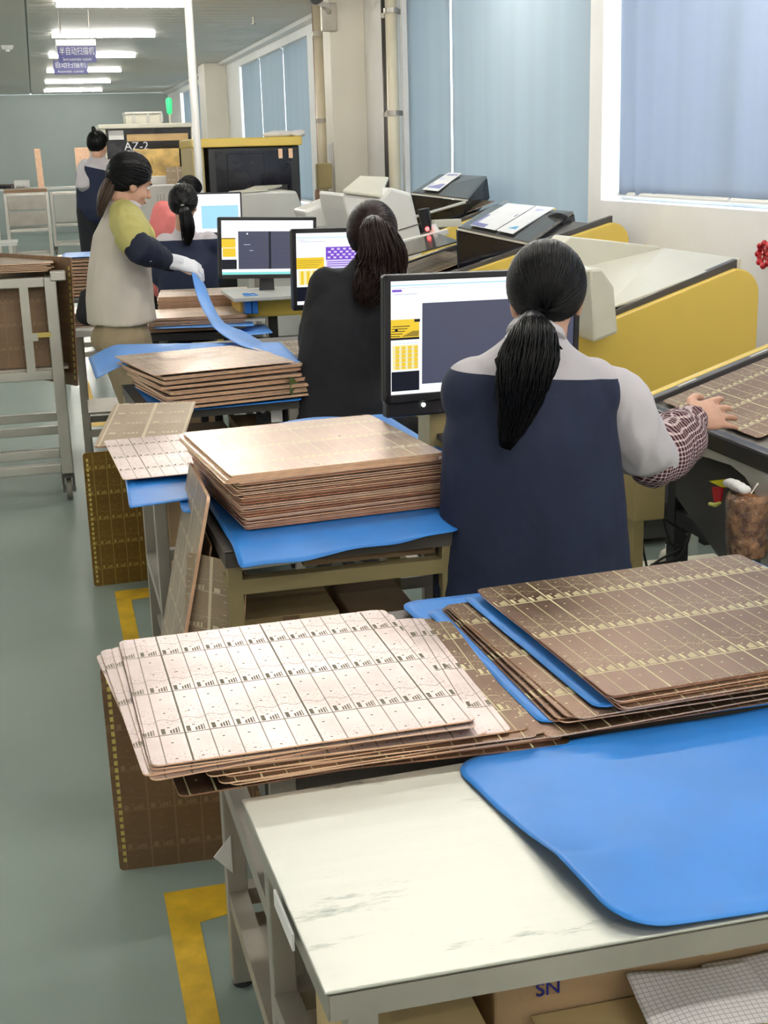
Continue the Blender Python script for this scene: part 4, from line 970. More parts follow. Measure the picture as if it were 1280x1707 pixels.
def arm1(t, pt, F):
    obj('speaker_bar', F(.02, .33, -.13, -.0, -.05, -.015), M['blackplastic'], t, bevel=.006); obj('power_led', G().ell(pt(.20, -.04, -.012), (.006, .006, .006), n=8, m=6), M['led'], t)
    obj('mount_post', F(.27, .36, -.55, .3, -.14, -.06), M['khaki'], t, bevel=.004)
monitor('monitor with dark slate image behind the nearest woman\'s left shoulder', ((641, 459), (968, 446), (654, 672)), 3.42, .10, r1, arm=arm1)
r2 = [(.0, 1, .93, .94, 'b'), (.02, .1, .90, .91, 'm'), (.04, .3, .875, .885, 'm'), (.30, 1, .62, .80, 'p'), (.30, 1, .50, .62, 'l'), (.30, 1, .1, .50, 'g'), (0, .28, .50, .66, 'y'), (.02, .27, .28, .48, 'n'), (0, .28, .05, .25, 'k')]
for j in range(4):
    for k in range(11): r2.append((.315+.06*k+(.03 if j % 2 else 0), .345+.06*k+(.03 if j % 2 else 0), .64+.04*j, .665+.04*j, 'l'))
for k in range(3): r2.append((.30, 1, .53+.03*k, .542+.03*k, 'p'))
for k in range(4): r2.append((.03+.06*k, .06+.06*k, .285, .475, 'y')); r2.append((.0, .2+.02*k, .53+.03*k, .534+.03*k, 'k'))
monitor('monitor with violet dot pattern hidden partly by the woman in black', ((486, 382), (662, 378), (491, 518)), 5.22, .06, r2, stand=True)
r3 = [(.0, 1, .0, .045, 't'), (.18, .50, .10, .80, 'e'), (.18, .78, .10, .80, 'g'), (.51, .535, .10, .80, 'k'), (0, .15, .50, .68, 'y'), (0, .15, .66, .675, 'k'), (.01, .15, .33, .49, 'y'), (0, .16, .10, .28, 'k'), (.27, .285, .74, .77, 'w'), (.24, .31, .55, .56, 'm'), (.30, .34, .44, .45, 'm')]
for k in range(6): r3.append((.20, .49, .2+.09*k, .203+.09*k, 'e')); r3.append((.56, .77, .2+.09*k, .203+.09*k, 'e'))
monitor('monitor with two dark slate columns right of the woman with the long ponytail', ((363, 362), (527, 362), (369, 465)), 7.08, .02, r3)
r4 = [(.28, .96, .10, .70, 'b')]
monitor('far white monitor with a pale blue window, partly behind the seated woman', ((306, 322), (402, 320), (308, 392)), 9.1, .02, r4, stand=True, bz=.010)
bench('work_table', 'small desk below the far white monitor', [(.80, 8.95), (1.5, 8.95), (1.5, 9.4), (.80, 9.4)], .98, M['white_enamel'], legm=M['steel_dull'])

# blue bins left of the third station
for k in range(2):
    a = oy(412+11*k, 506, 6.9); t = thing('small_bin', ['left of two small blue parts bins by the third station', 'right of two small blue parts bins by the third station'][k], 'bin', (a.x, a.y, a.z-.05))
    g = G(); w, h = .016, .05; x0, x1, y0, y1, z0, z1 = a.x-w, a.x+w, 6.86, 6.95, a.z-h, a.z+h
    g.box(x0, x1, y0, y1, z0, z0+.004).box(x0, x0+.003, y0, y1, z0, z1).box(x1-.003, x1, y0, y1, z0, z1).box(x0, x1, y0, y0+.003, z0, z1).box(x0, x1, y1-.003, y1, z0, z1)
    obj('tub', g, M['blue'], t, bevel=.001); obj('rim', G().box(x0-.002, x1+.002, y0-.003, y0+.003, z1-.006, z1), M['blue_light'], t)
a = oy(417, 530, 6.9); obj('bin_ledge', G().box(.97, 1.10, 6.84, 7.05, a.z-.012, a.z+.0), M['grey_enamel'], m2)
obj('control_box', G().box(1.00, 1.12, 7.08, 7.3, .50, .66), M['grey_enamel'], m2)

# cables and cup bag hanging at station 0
t = thing('cable_bundle', 'tangle of black cables below the nearest station', 'cable', oy(1110, 900, 3.5))
for k, (pts, r) in enumerate([([(1072, 860), (1100, 862), (1140, 888), (1148, 895), (1130, 930), (1085, 942)], .005), ([(1105, 862), (1115, 900), (1135, 930), (1120, 945)], .003), ([(1150, 890), (1135, 915), (1105, 930), (1078, 948)], .004), ([(1076, 858), (1070, 900), (1078, 945)], .004), ([(1110, 905), (1140, 915), (1125, 945)], .003)]):
    P = [oy(x, y, 3.45+.03*(i % 3)) for i, (x, y) in enumerate(pts)]
    Q = []
    for i in range(len(P)-1):
        p0, p1, p2, p3 = P[max(i-1, 0)], P[i], P[i+1], P[min(i+2, len(P)-1)]
        for s_ in range(6):
            u = s_/6; Q.append(.5*((2*p1)+(p2-p0)*u+(2*p0-5*p1+4*p2-p3)*u*u+(3*p1-p0-3*p2+p3)*u**3))
    Q.append(P[-1]); obj('cable', G().tube(Q, r, 8), M['rubber'], t, smooth=True)
a = oy(1120, 920, 3.7); t = thing('plastic_jar', 'clear plastic jar standing behind the cables', 'jar', (a.x, a.y, a.z-.08))
obj('jar_body', G().tube([(a.x, a.y, a.z-.09), (a.x, a.y, a.z-.02), (a.x, a.y, a.z), (a.x, a.y, a.z+.012)], [.04, .042, .036, .02], 18), M['beige'], t, smooth=True); obj('lid', G().cyl((a.x, a.y, a.z+.012), (a.x, a.y, a.z+.03), .022), M['white_enamel'], t)
o = bench('stool_platform', 'pale low cabinet behind the hanging bag', [(a.x-.12, a.y-.15), (a.x+.26, a.y-.15), (a.x+.26, a.y+.2), (a.x-.12, a.y+.2)], a.z-.09, M['beige'], legm=M['beige']); obj('cabinet_body', G().box(a.x+.0, a.x+.25, a.y-.14, a.y+.18, .02, a.z-.10), M['beige'], o)
# bag with brown cup contents
x = 1.665; cc_ = ox(1240, 876, x); cy, cz = cc_.y, cc_.z; r = .052; h = .165
t = thing('hanging_cup', 'plastic wrapped cup of amber brown drink hanging at the nearest station', 'cup', (x, cy, cz-h/2))
def film_mat():
    t_ = NT('crinkled_clear_film'); t_.col((.95, .88, .80)); t_.set(.06); t_.b.inputs['Transmission Weight'].default_value = .90; t_.b.inputs['IOR'].default_value = 1.25; t_.bump(t_.noise(70, 4), 1.0, .03); return t_.m
M['film'] = film_mat(); 
def brew():
    t_ = NT('amber_drink'); f = t_.ramp(t_.noise(38, 4, .6), .38, .66); t_.col(t_.mix(f, (.16, .04, .012), (.72, .36, .15))); t_.set(.22); t_.bump(t_.noise(40, 3), .7, .02); return t_.m
M['brew'] = brew()
g = G(); 
obj('cup_body', g.tube([(x+.012, cy, cz-h*.46), (x+.012, cy, cz+h*.42)], [r*.82, r*.98], 24), M['brew'], t, smooth=False)
vs = []; n = 28; prof = [(-.52, .60), (-.47, .92), (-.2, 1.02), (.1, 1.0), (.3, 1.08), (.44, 1.05), (.52, .9)]; fs = []
for j, (zz_, rr) in enumerate(prof):
    for k in range(n):
        a = 2*math.pi*k/n; q = r*rr*1.06*(1+.14*noise.noise(V((math.cos(a)*3, math.sin(a)*3, j*.8)))); vs.append((x+.012+q*math.cos(a), cy+q*math.sin(a), cz+h*zz_))
for j in range(len(prof)-1):
    for k in range(n): fs.append((j*n+k, j*n+(k+1) % n, (j+1)*n+(k+1) % n, (j+1)*n+k))
obj('clear_bag', G().add(vs, fs), M['film'], t, smooth=True)
a = ox(1235, 812, x); g = G()
for dy, rr in ((.035, .016), (.012, .018), (-.012, .017), (-.034, .015), (.045, .011)): g.ell((x-.01, a.y+dy, a.z-.002+rr*.3), (.018, rr*1.2, rr*.8))
organic('tissue', g, M['paper'], t, voxel=.004, smooth=3)
a, b = ox(1190, 805, x), ox(1228, 812, x); obj('yellow_wrapper', G().hexa([ox(1181, 802, x-.01), ox(1215, 798, x-.01), ox(1228, 814, x-.01), ox(1202, 812, x-.01)], [p+V((.004, 0, 0)) for p in (ox(1181, 802, x-.01), ox(1215, 798, x-.01), ox(1228, 814, x-.01), ox(1202, 812, x-.01))]), mat('yellow_film', (.8, .78, .02), .3), t)
obj('red_wrapper', G().hexa([ox(1186, 812, x), ox(1203, 812, x), ox(1200, 836, x), ox(1190, 838, x)], [p+V((.006, 0, 0)) for p in (ox(1186, 812, x), ox(1203, 812, x), ox(1200, 836, x), ox(1190, 838, x))]), M['red'], t)
obj('yellow_tag', G().tube([ox(1183, 840, x), ox(1192, 842, x), ox(1200, 838, x)], [.005, .006, .004], 8), mat('yellow_film_dull', (.6, .6, .12), .4), t)
obj('hook', G().tube([(x+.015, cy, cz+h*.5), (x+.03, cy, cz+h*.62), (1.70, cy, cz+h*.66)], .003, 8), M['steel'], t)

# ---- big scanners far back
a, b = oy(318, 228, 11.6), oy(503, 236, 11.6); x0, x1 = a.x, b.x; zt = 1.74
t = thing('optical_scanner', 'wide black scanner with a yellow top band behind the white pole', 'machine', ((x0+x1)/2, 12.0, 0))
obj('top_band', G().box(x0, x1, 11.58, 12.6, zt-.075, zt), M['yellow'], t, bevel=.01)
obj('left_column', G().box(x0, x0+.10, 11.60, 12.5, 0, zt-.075), M['khaki'], t, bevel=.005)
obj('black_body', G().box(x0+.14, x1-.02, 11.64, 12.5, .45, zt-.075), M['black'], t, bevel=.01)
obj('glass_front', G().box(x0+.20, x1-.10, 11.625, 11.64, .95, zt-.11), M['black_gloss'], t)
obj('door', G().box(x0+.30, x0+.62, 11.61, 11.625, 1.0, zt-.13), M['black_gloss'], t, bevel=.004)
obj('door', G().box(x0+.64, x1-.14, 11.61, 11.625, 1.0, zt-.40), M['black'], t, bevel=.004)
obj('base', G().box(x0, x1, 11.62, 12.5, 0, .45), M['yellow'], t, bevel=.01)
for q in (x1-.10, x1-.19): obj('copper_edge', G().box(q-.02, q+.015, 11.60, 11.612, zt-.18, zt-.10), M['edge'], t)
t = thing('paper_scrap', 'crumpled white paper roll on the right end of the yellow topped scanner', 'paper', (x1-.1, 11.9, zt))
organic('crumpled_sheet', G().ell((x1-.16, 11.75, zt+.022), (.16, .08, .026)).ell((x1-.02, 11.7, zt+.025), (.08, .06, .028)), M['paper'], t, voxel=.012, smooth=1, fold=.02)
a, b = oy(163, 207, 14), oy(329, 207, 14); x0, x1 = a.x, b.x; zt = 1.93; Y = 14.0
t = thing('optical_scanner', 'tall black scanner with silver top frame and its number on the glass', 'machine', ((x0+x1)/2, 14.5, 0))
obj('top_frame', G().box(x0, x1, Y-.02, Y+1, zt-.045, zt), M['beige'], t, bevel=.008)
obj('corner_post', G().box(x0, x0+.07, Y, Y+.1, .9, zt-.045), M['beige'], t); obj('corner_post', G().box(x1-.07, x1, Y, Y+.1, .9, zt-.045), M['beige'], t)
obj('black_window', G().box(x0+.07, x1-.07, Y+.05, Y+.9, .9, zt-.045), M['black_gloss'], t)
obj('label_plate', G().box(x0+.10, x0+.25, Y+.03, Y+.05, zt-.15, zt-.06), M['paper'], t)
obj('lit_strip', G().box(x0+.28, x1-.10, Y+.03, Y+.05, zt-.17, zt-.10), mat('amber_reflector', (.55, .36, .14), .3), t)
text('number_lettering', 'AZ-2', .115, frame((x0+.37, Y+.038, zt-.22), (1, 0, 0), (0, 0, 1)), M['sign_white'], t)
a, b = oy(221, 249, Y-.1), oy(301, 292, Y-.1)
obj('lower_front', G().box(x0+.25, x1-.15, Y-.12, Y+.05, .3, b.z), M['white_enamel'], t, bevel=.01)
p_ = obj('golden_poster', G().box(a.x, b.x, Y-.11, Y-.10, b.z, a.z), mat('golden_poster', (.62, .42, .14), .35, .2, .3, 12), t)
g = G()
for k in range(9):
    an = math.radians(25+k*16.5); c = V(((a.x+b.x)/2, Y-.112, b.z+.02)); g.slab(c+V((math.cos(an)*.05, 0, math.sin(an)*.05)), c+V((math.cos(an)*.20, 0, math.sin(an)*.17)), .004, .012, (0, 1, 0))
o = obj('poster_rays', g, M['card_yellow'], p_); o['kind'] = 'stuff'
obj('lower_body', G().box(x0+.02, x1-.02, Y+.06, Y+.9, 0, .9), M['white_enamel'], t)
a = oy(300, 290, 13.4); o = leaner('brown_board', M['resin_tan'], (oy(284, 312, 13.4).x, 13.4, .0), (oy(322, 312, 13.4).x, 13.4, .0), (oy(282, 312, 13.4).x, 13.7, 1.50), 'grey brown board propped in front of the tall black scanner', cat='board')
a, b = oy(206, 189, 14.3), oy(270, 204, 14.3)
t = thing('equipment_case', 'white ribbed case on top of the tall black scanner', 'case', ((a.x+b.x)/2, 14.4, 1.93))
obj('case_lid', G().box(a.x, b.x, 14.2, 14.6, 2.03, a.z+.01), M['white_enamel'], t, bevel=.01); obj('case_body', G().box(a.x+.01, b.x-.01, 14.22, 14.6, 1.93, 2.03), M['beige'], t, bevel=.005)
for k in range(3): q = a.x+.08+k*.14; obj('clasp', G().box(q, q+.03, 14.205, 14.22, 1.95, 2.04), M['grey_enamel'], t)
a = oy(282, 178, 14.2); t = thing('beacon_lamp', 'green signal lamp on a thin post above the tall black scanner', 'lamp', (a.x, 14.2, 1.93))
obj('post', G().cyl((a.x, 14.2, 1.93), (a.x, 14.2, a.z-.04), .012), M['beige'], t); obj('green_lens', G().tube([(a.x, 14.2, a.z-.05), (a.x, 14.2, a.z+.06)], [.028, .034], 14, round_ends=True), M['beacon'], t, smooth=True)
# white cabinet in front of it
a, b = oy(232, 310, 12.9), oy(300, 380, 12.9); t = thing('document_cabinet', 'bright white cabinet below the golden poster', 'cabinet', ((a.x+b.x)/2, 13.1, 0))
obj('cabinet_body', G().box(a.x, b.x, 12.9, 13.3, 0, a.z), M['paper'], t, bevel=.01)
for k in range(3): q = a.x+.16+.03*k; obj('slot', G().box(q, q+.008, 12.893, 12.9, a.z-.22, a.z-.08), M['grey_enamel'], t)

# ---- carts at the left
def cart(label, x0, x1, y0, y1, ztop, zmid, zlow, label_b, near=True):
    t = thing('panel_trolley', label, 'trolley', ((x0+x1)/2, (y0+y1)/2, 0)); w = .055 if near else .05
    z0 = .135
    for x in (x0, x1-w):
        for y in (y0, y1-w): obj('post', G().box(x, x+w, y, y+w, z0, ztop), M['steel'], t, bevel=.004)
    for z in ([z0+.03, zlow, zmid, ztop-.02] if near else [z0+.03, zmid, ztop-.02]):
        for y in (y0, y1-w): obj('rail', G().box(x0+w, x1-w, y+.005, y+w-.005, z-.025, z+.02), M['steel'], t, bevel=.004)
        for x in (x0, x1-w): obj('rail', G().box(x+.005, x+w-.005, y0+w, y1-w, z-.025, z+.02), M['steel'], t, bevel=.004)
    for x in (x0+w/2+.0, x1-w/2-.0):
        for y in (y0+w/2, y1-w/2):
            c = obj('caster', G().cyl((x-.014, y+.02, .052), (x+.014, y+.02, .052), .052, 20), M['caster'], t, bevel=.006)
            obj('fork', G().box(x-.030, x-.018, y-.02, y+.05, .04, .12).box(x+.018, x+.030, y-.02, y+.05, .04, .12).box(x-.03, x+.03, y-.03, y+.05, .115, .128), M['steel_dark'], c)
            obj('hub', G().cyl((x-.034, y+.02, .052), (x+.034, y+.02, .052), .014, 12), M['steel'], c)
    return t
ct = cart('steel trolley at the left edge, loaded with copper panels', -.62, .045, 6.34, 7.35, 1.075, .62, .24, None)
obj('deck', G().box(-.60, .065, 6.37, 7.32, .64, .65), M['steel_dull'], ct)
# decks of that trolley: panels filed upright across, flat panels on top
for k in range(9):
    leaner('circuit_board', M['resin_tan'] if k % 3 else M['resin_brown'], (-.55, 6.41+.055*k, .652), (.02, 6.41+.055*k, .652), (-.55, 6.45+.055*k, 1.04), 'panel filed upright inside the trolley at the left edge' if k else 'front tan panel filed upright inside the trolley at the left edge')
    if k: COL.objects[-1]['group'] = 'panels filed in the left trolley'
a = ct; obj('strap', G().box(-.125, -.085, 6.335, 6.34, .62, 1.06), M['steel'], ct); obj('latch', G().box(-.12, -.06, 6.325, 6.336, .785, .82), M['steel'], ct)
obj('gold_tag', G().box(-.085, .0, 6.33, 6.336, .80, .822), M['sign_gold'], ct)
obj('joint_cap', G().box(.02, .09, 6.33, 6.41, 1.055, 1.10), M['steel'], ct, bevel=.006)
me8 = board_mesh(.60, .50, .003, M['copper'], M['edge'])
for k in range(6): board(me8, (-.28+.008*(k % 3), 6.66+.006*(k % 2), 1.10+.0068*k), .03*(k % 3-1), 'copper panel lying flat on top of the left trolley' if k < 5 else 'topmost copper panel lying flat on the left trolley', 'flat panels on the left trolley' if k < 5 else None)
leaner('circuit_board', M['resin_brown'], (.100, 6.42, .545), (-.32, 7.10, .545), (.128, 6.42, 1.155), 'tall brown panel with dashed gold edge at the right side of the trolley', t=.006)
def dashv(o, w, h):
    g = G(); n = 18
    for k in range(n): y = -h/2+.03+(h-.06)*k/n; g.box(-w/2+.012, -w/2+.026, y, y+(h-.06)/n*.62, .003, .0036)
    for k in range(n): y = -h/2+.03+(h-.06)*k/n; g.box(-w/2+.012, -w/2+.026, y, y+(h-.06)/n*.62, -.0036, -.003)
    me = g.mesh('tooling_dashes', [M['sign_gold']]); c = bpy.data.objects.new('tooling_strip', me); COL.objects.link(c); c.parent = o; c['kind'] = 'stuff'
dashv(COL.objects[-1], .80, .61)
fa = cart('far beige trolley with slatted grey front standing in the left aisle', -.52, .16, 21.6, 22.4, 1.12, .55, .3, None, near=False)
for k in range(2): obj('front_panel', G().box(-.47, .11, 21.59, 21.60, .62+.24*k, .84+.24*k), M['steel_dull'], fa, bevel=.004)
for k in range(5): board(board_mesh(.66, .60, .004, M['copper'], M['edge']), (-.18, 21.95, 1.125+.012*k), .02*k, 'copper panel on top of the far beige trolley', 'copper panels on the far beige trolley')
fb = cart('far grey trolley right of the beige one', .20, 1.0, 24.0, 24.8, 1.05, .5, .3, None, near=False)
obj('front_panel', G().box(.26, .95, 23.99, 24.0, .55, 1.0), M['grey_enamel'], fb, bevel=.004)
fc = cart('far trolley cut off by the left edge of the frame', -1.3, -.62, 20.8, 21.6, 1.1, .55, .3, None, near=False)
obj('front_panel', G().box(-1.25, -.67, 20.79, 20.80, .58, 1.05), M['grey_enamel'], fc, bevel=.004)
bench('work_table', 'far low white bench by the left edge of the frame', [(-1.6, 18.2), (-.32, 18.2), (-.32, 19.0), (-1.6, 19.0)], .56, M['white_enamel'], legm=M['steel_dull'])
bench('work_table', 'far long desk against the greygreen wall with office things on it', [(-2.4, 25.0), (1.3, 25.0), (1.3, 25.9), (-2.4, 25.9)], 1.12, M['white_enamel'], legm=M['steel_dull'])
a = oy(32, 300, 25.3); t = thing('desk_printer', 'white desk printer on the far long desk', 'printer', (a.x, 25.3, 1.12)); obj('printer_body', G().box(a.x-.10, a.x+.18, 25.1, 25.5, 1.12, 1.26), M['white_enamel'], t, bevel=.02); obj('paper_tray', G().box(a.x-.06, a.x+.1, 25.0, 25.1, 1.15, 1.17), M['grey_enamel'], t)
a = oy(8, 299, 25.3); t = thing('desk_device', 'dark low device on the far long desk', 'device', (a.x, 25.3, 1.12)); obj('device_body', G().box(a.x-.3, a.x+.15, 25.1, 25.5, 1.12, 1.2), M['steel_dark'], t, bevel=.01); obj('device_face', G().box(a.x-.28, a.x+.1, 25.09, 25.1, 1.13, 1.18), M['black_gloss'], t)
leaner('copper_board', M['edge'], (oy(59, 301, 25.3).x, 25.3, 1.121), (oy(69, 301, 25.3).x, 25.32, 1.121), (oy(61, 250, 25.3).x, 25.4, 1.80), 'thin upright copper board standing far back at the left', e=M['edge'], cat='board', t=.02)
leaner('copper_board', M['edge'], (oy(125, 308, 25.3).x, 25.3, 1.121), (oy(150, 308, 25.3).x, 25.32, 1.121), (oy(129, 248, 25.3).x, 25.4, 1.80), 'wide upright copper board standing left of the far man', e=M['edge'], cat='board', t=.02)
#@@END_MACHINES
#@@PEOPLE
def basis(fwd, tilt=0):
    """columns: right, forward, up for a head looking along fwd; tilt leans it sideways"""
    f = V(fwd).normalized(); r = f.cross(V((0, 0, 1))).normalized(); u = r.cross(f)
    if tilt: q = Matrix.Rotation(tilt, 3, f); r, u = q@r, q@u
    return Matrix((r, f, u)).transposed()
def hand(g, w, d, back, thumb, curl=.35, s=1, spread=.10):
    """five separate fingers on a palm; w wrist, d along the hand, back = normal of its back, thumb = side of the thumb"""
    w, d, back = V(w), V(d).normalized(), V(back).normalized(); th = V(thumb); th = (th-d*th.dot(d)).normalized(); back = d.cross(th) if d.cross(th).dot(back) > 0 else th.cross(d)
    k = w+d*.085*s
    g.tube([w-d*.03*s, w+d*.02*s, w+d*.055*s, k], [(.026*s, .020*s), (.034*s, .018*s), (.041*s, .016*s), (.040*s, .013*s)], 12, side=th, round_ends=True)
    for i, (L, r) in enumerate(((.068, .0088), (.076, .0092), (.070, .0088), (.056, .0078))):
        p = k+th*(.031-.0205*i)*s-d*.012*s-(d*.006*s if i == 3 else V()); dr = (d+th*spread*(1.2-i)*.9).normalized(); pts = [p, p+dr*.014*s]; a = 0; q = pts[-1]
        for seg, f in ((.42, .6), (.32, 1.0), (.26, .8)):
            a += curl*f; q = q+(dr*math.cos(a)-back*math.sin(a))*L*seg*s; pts.append(q)
        g.tube(pts, [r*1.05*s, r*s, r*s, r*.93*s, r*.78*s], 8, round_ends=True)
    p = w+d*.024*s+th*.022*s; g.tube([p, p+(d*.5+th*.75).normalized()*.032*s-back*.006*s, p+(d*.75+th*.62).normalized()*.060*s-back*.012*s, p+(d*.9+th*.45).normalized()*.082*s-back*.018*s], [.014*s, .0115*s, .010*s, .0085*s], 8, round_ends=True)
def head(g, c, R, s=1, neck=None, nr=.052):
    P = lambda x, y, z: V(c)+R@(V((x, y, z))*s); E = lambda p, r: g.ell(P(*p), [q*s for q in r], R, 16, 12)
    E((0, -.005, .012), (.074, .092, .092)); E((0, .022, -.035), (.063, .066, .085)); E((0, .045, -.088), (.040, .038, .032)); E((0, .078, .018), (.045, .014, .018))
    for x in (-1, 1): E((x*.074, -.004, -.028), (.010, .020, .031)); E((x*.036, .062, -.045), (.022, .020, .022)); E((x*.078, -.014, -.022), (.007, .010, .026))
    g.tube([P(0, .084, .004), P(0, .100, -.022), P(0, .104, -.036)], [.008*s, .011*s, .014*s], 10, round_ends=True)
    E((0, .086, -.064), (.022, .010, .006)); E((0, .083, -.074), (.019, .010, .007))
    if neck is not None: g.tube([P(0, -.020, -.04), P(0, -.022, -.085), V(neck)], [nr*s, nr*.97*s, nr*1.15*s], 14, round_ends=True)
def face_parts(c, R, s, par):
    P = lambda x, y, z: V(c)+R@(V((x, y, z))*s)
    for x in (-1, 1):
        obj('eye', G().ell(P(x*.031, .078, -.010), (.012*s, .009*s, .008*s), R, 12, 8), M['eye_white'], par, smooth=True)
        obj('iris', G().ell(P(x*.032, .0855, -.010), (.005*s, .003*s, .005*s), R, 10, 6), M['black'], par, smooth=True)
        obj('eyebrow', G().tube([P(x*.016, .090, .010), P(x*.033, .089, .015), P(x*.050, .078, .010)], [.003*s, .0035*s, .002*s], 6), M['hair'], par, smooth=True)
    obj('lips', G().tube([P(-.020, .091, -.069), P(0, .098, -.068), P(.020, .091, -.069)], [.003*s, .006*s, .003*s], 8, round_ends=True), M['lips'], par, smooth=True)
M['eye_white'] = mat('eye_white', (.75, .72, .70), .3, 0, 0); M['lips'] = mat('lip_skin', (.50, .20, .18), .4, 0, .05)
def hair(par, c, R, s, tie, tail, mt, n=200, seed=1, tail_r=(.03, .035, .03, .012), nt=110, ts=.0030, wave=.004, mt_tail=None, fringe=False, cap=(.083, .100, .100), strand=.0018, bun=False, back=False):
    rnd = random.Random(seed); P = lambda v: V(c)+R@(V(v)*s)
    a, b, cc = cap; surf = lambda d, k=1.0: P((d.x*a*k, -.008+d.y*b*k, .016+d.z*cc*k))
    g = G(); 
    # solid cap: part of an ellipsoid behind the hairline
    N, Mv = 30, 22; vs = []; 
    def dirv(th, ph):  # th from backward axis
        return V((math.sin(th)*math.cos(ph), -math.cos(th), math.sin(th)*math.sin(ph)))
    def lim(ph):       # how far forward the hair goes for each direction round the head
        z = math.sin(ph); 
        
        if fringe: return math.radians(140) if z > .1 else math.radians(140-(.1-z)*70)
        return math.radians(118) if z > .3 else math.radians(118-(0.3-z)*46)
    for i in range(Mv+1):
        for k in range(N):
            ph = 2*math.pi*k/N; th = lim(ph)*i/Mv; vs.append(surf(dirv(th, ph), 1-.05*(i == Mv)))
    fs = [(i*N+k, i*N+(k+1) % N, (i+1)*N+(k+1) % N, (i+1)*N+k) for i in range(Mv) for k in range(N)]
    g.add(vs, fs)
    td = V(tie).normalized()
    for j in range(n):
        ph = rnd.uniform(0, 2*math.pi); th = lim(ph)*rnd.uniform(.90, 1.0); d0 = dirv(th, ph); pts = []; off = rnd.uniform(1.0, 1.012)
        ang = d0.angle(td); 
        if ang < .2: continue
        axis_w = V((rnd.gauss(0, .02), rnd.gauss(0, .02), rnd.gauss(0, .02)))
        for q in range(9):
            u = q/8; d = (d0*math.sin((1-u)*ang)+td*math.sin(u*ang))/math.sin(ang) if math.sin(ang) > .05 else d0.lerp(td, u)
            d = (d+axis_w*math.sin(u*math.pi)).normalized(); pts.append(surf(d, off))
        g.tube(pts, [strand*s*.4]+[strand*s]*8, 4)
    o = obj('hair', g, mt, par, smooth=True)
    if tail:
        g = G(); T_ = [V(p) for p in tail]; K = len(T_)
        def along(u):
            x = u*(K-1); i = min(int(x), K-2); f = x-i; p0, p1, p2, p3 = T_[max(i-1, 0)], T_[i], T_[i+1], T_[min(i+2, K-1)]
            return .5*((2*p1)+(p2-p0)*f+(2*p0-5*p1+4*p2-p3)*f*f+(3*p1-p0-3*p2+p3)*f**3)
        def rad(u):
            x = u*(len(tail_r)-1); i = min(int(x), len(tail_r)-2); return tail_r[i]+(tail_r[i+1]-tail_r[i])*(x-i)
        for j in range(nt):
            al = rnd.uniform(0, 2*math.pi); rr = math.sqrt(rnd.random()); end = rnd.uniform(.72, 1.0) if rnd.random() < .6 else 1.0; phs = rnd.uniform(0, 6); pts = []; rs = []
            for q in range(17):
                u = q/16*end; p = along(u); t = (along(min(1, u+.02))-along(max(0, u-.02))).normalized(); x_ = (R@V((1, 0, 0))); x_ = (x_-t*x_.dot(t)).normalized(); y_ = t.cross(x_)
                r = rad(u)*rr; w_ = wave*math.sin(u*16+phs)*u
                pts.append(p+x_*(math.cos(al)*r+w_)+y_*(math.sin(al)*r*.75+w_*.6)); rs.append(max(.0004, (ts if q < 11 else ts*(17-q)/7))*s)
            g.tube(pts, rs, 4)
        g.tube([along(u/12*.80) for u in range(13)], [rad(u/12*.80)*.62 for u in range(13)], 12, round_ends=True)
        obj('ponytail', g, mt_tail or mt, par, smooth=True)
        p = along(.02); q = along(.06); obj('hair_tie', G().tube([p, q], rad(.03)*1.12, 14, round_ends=True), M['black'], par, smooth=True)
    return o
def legs(g, J, k=1.0, foot=True):
    for s_ in 'LR':
        h, kn, an = V(J['h'+s_]), V(J['k'+s_]), V(J['a'+s_])
        g.tube([h, h.lerp(kn, .5), kn, kn.lerp(an, .35), an], [.088*k, .076*k, .058*k, .056*k, .040*k], 14, round_ends=True)
        if foot: t_ = V(J['t'+s_]); g.tube([an+V((0, 0, -.01)), an.lerp(t_, .5), t_], [(.038, .036), (.040, .030), (.038, .020)], 12, side=(t_-an).cross(V((0, 0, 1))).normalized(), round_ends=True)
def shoes(par, J, m_):
    for s_ in 'LR':
        an, t_ = V(J['a'+s_]), V(J['t'+s_]); d = (t_-an); d.z = 0; d.normalize(); sd = d.cross(V((0, 0, 1)))
        an = V((an.x, an.y, .05)); t2 = an+d*.17
        g = G().tube([an-d*.07, an, an+d*.09, t2], [(.036, .045), (.042, .050), (.046, .038), (.036, .024)], 14, side=sd, round_ends=True)
        o = organic('shoe', g, m_, par, voxel=.008, smooth=2)
def arms(g, J, sides='LR', k=1.0):
    for s_ in sides:
        sh, e, w = V(J['s'+s_]), V(J['e'+s_]), V(J['w'+s_])
        g.tube([sh, sh.lerp(e, .5), e], [.050*k, .043*k, .036*k], 12, round_ends=True); g.tube([e, e.lerp(w, .35), w], [.037*k, .036*k, .025*k], 12, round_ends=True)
def torso(g, J, rr, side):
    g.tube([J['pelvis'], J['waist'], J['chest'], J['upper'], J['neck']], rr, 22, side=side, round_ends=True)
def sleeve(name, m_, par, pts, rads, vox=.010, fold=.006, fscale=14, sm=4, label=None):
    return organic(name, G().tube(pts, rads, 16, round_ends=True), m_, par, voxel=vox, smooth=sm, fold=fold, fscale=fscale, label=label)
BODY = [(.155, .110), (.120, .092), (.135, .100), (.130, .075), (.055, .052)]

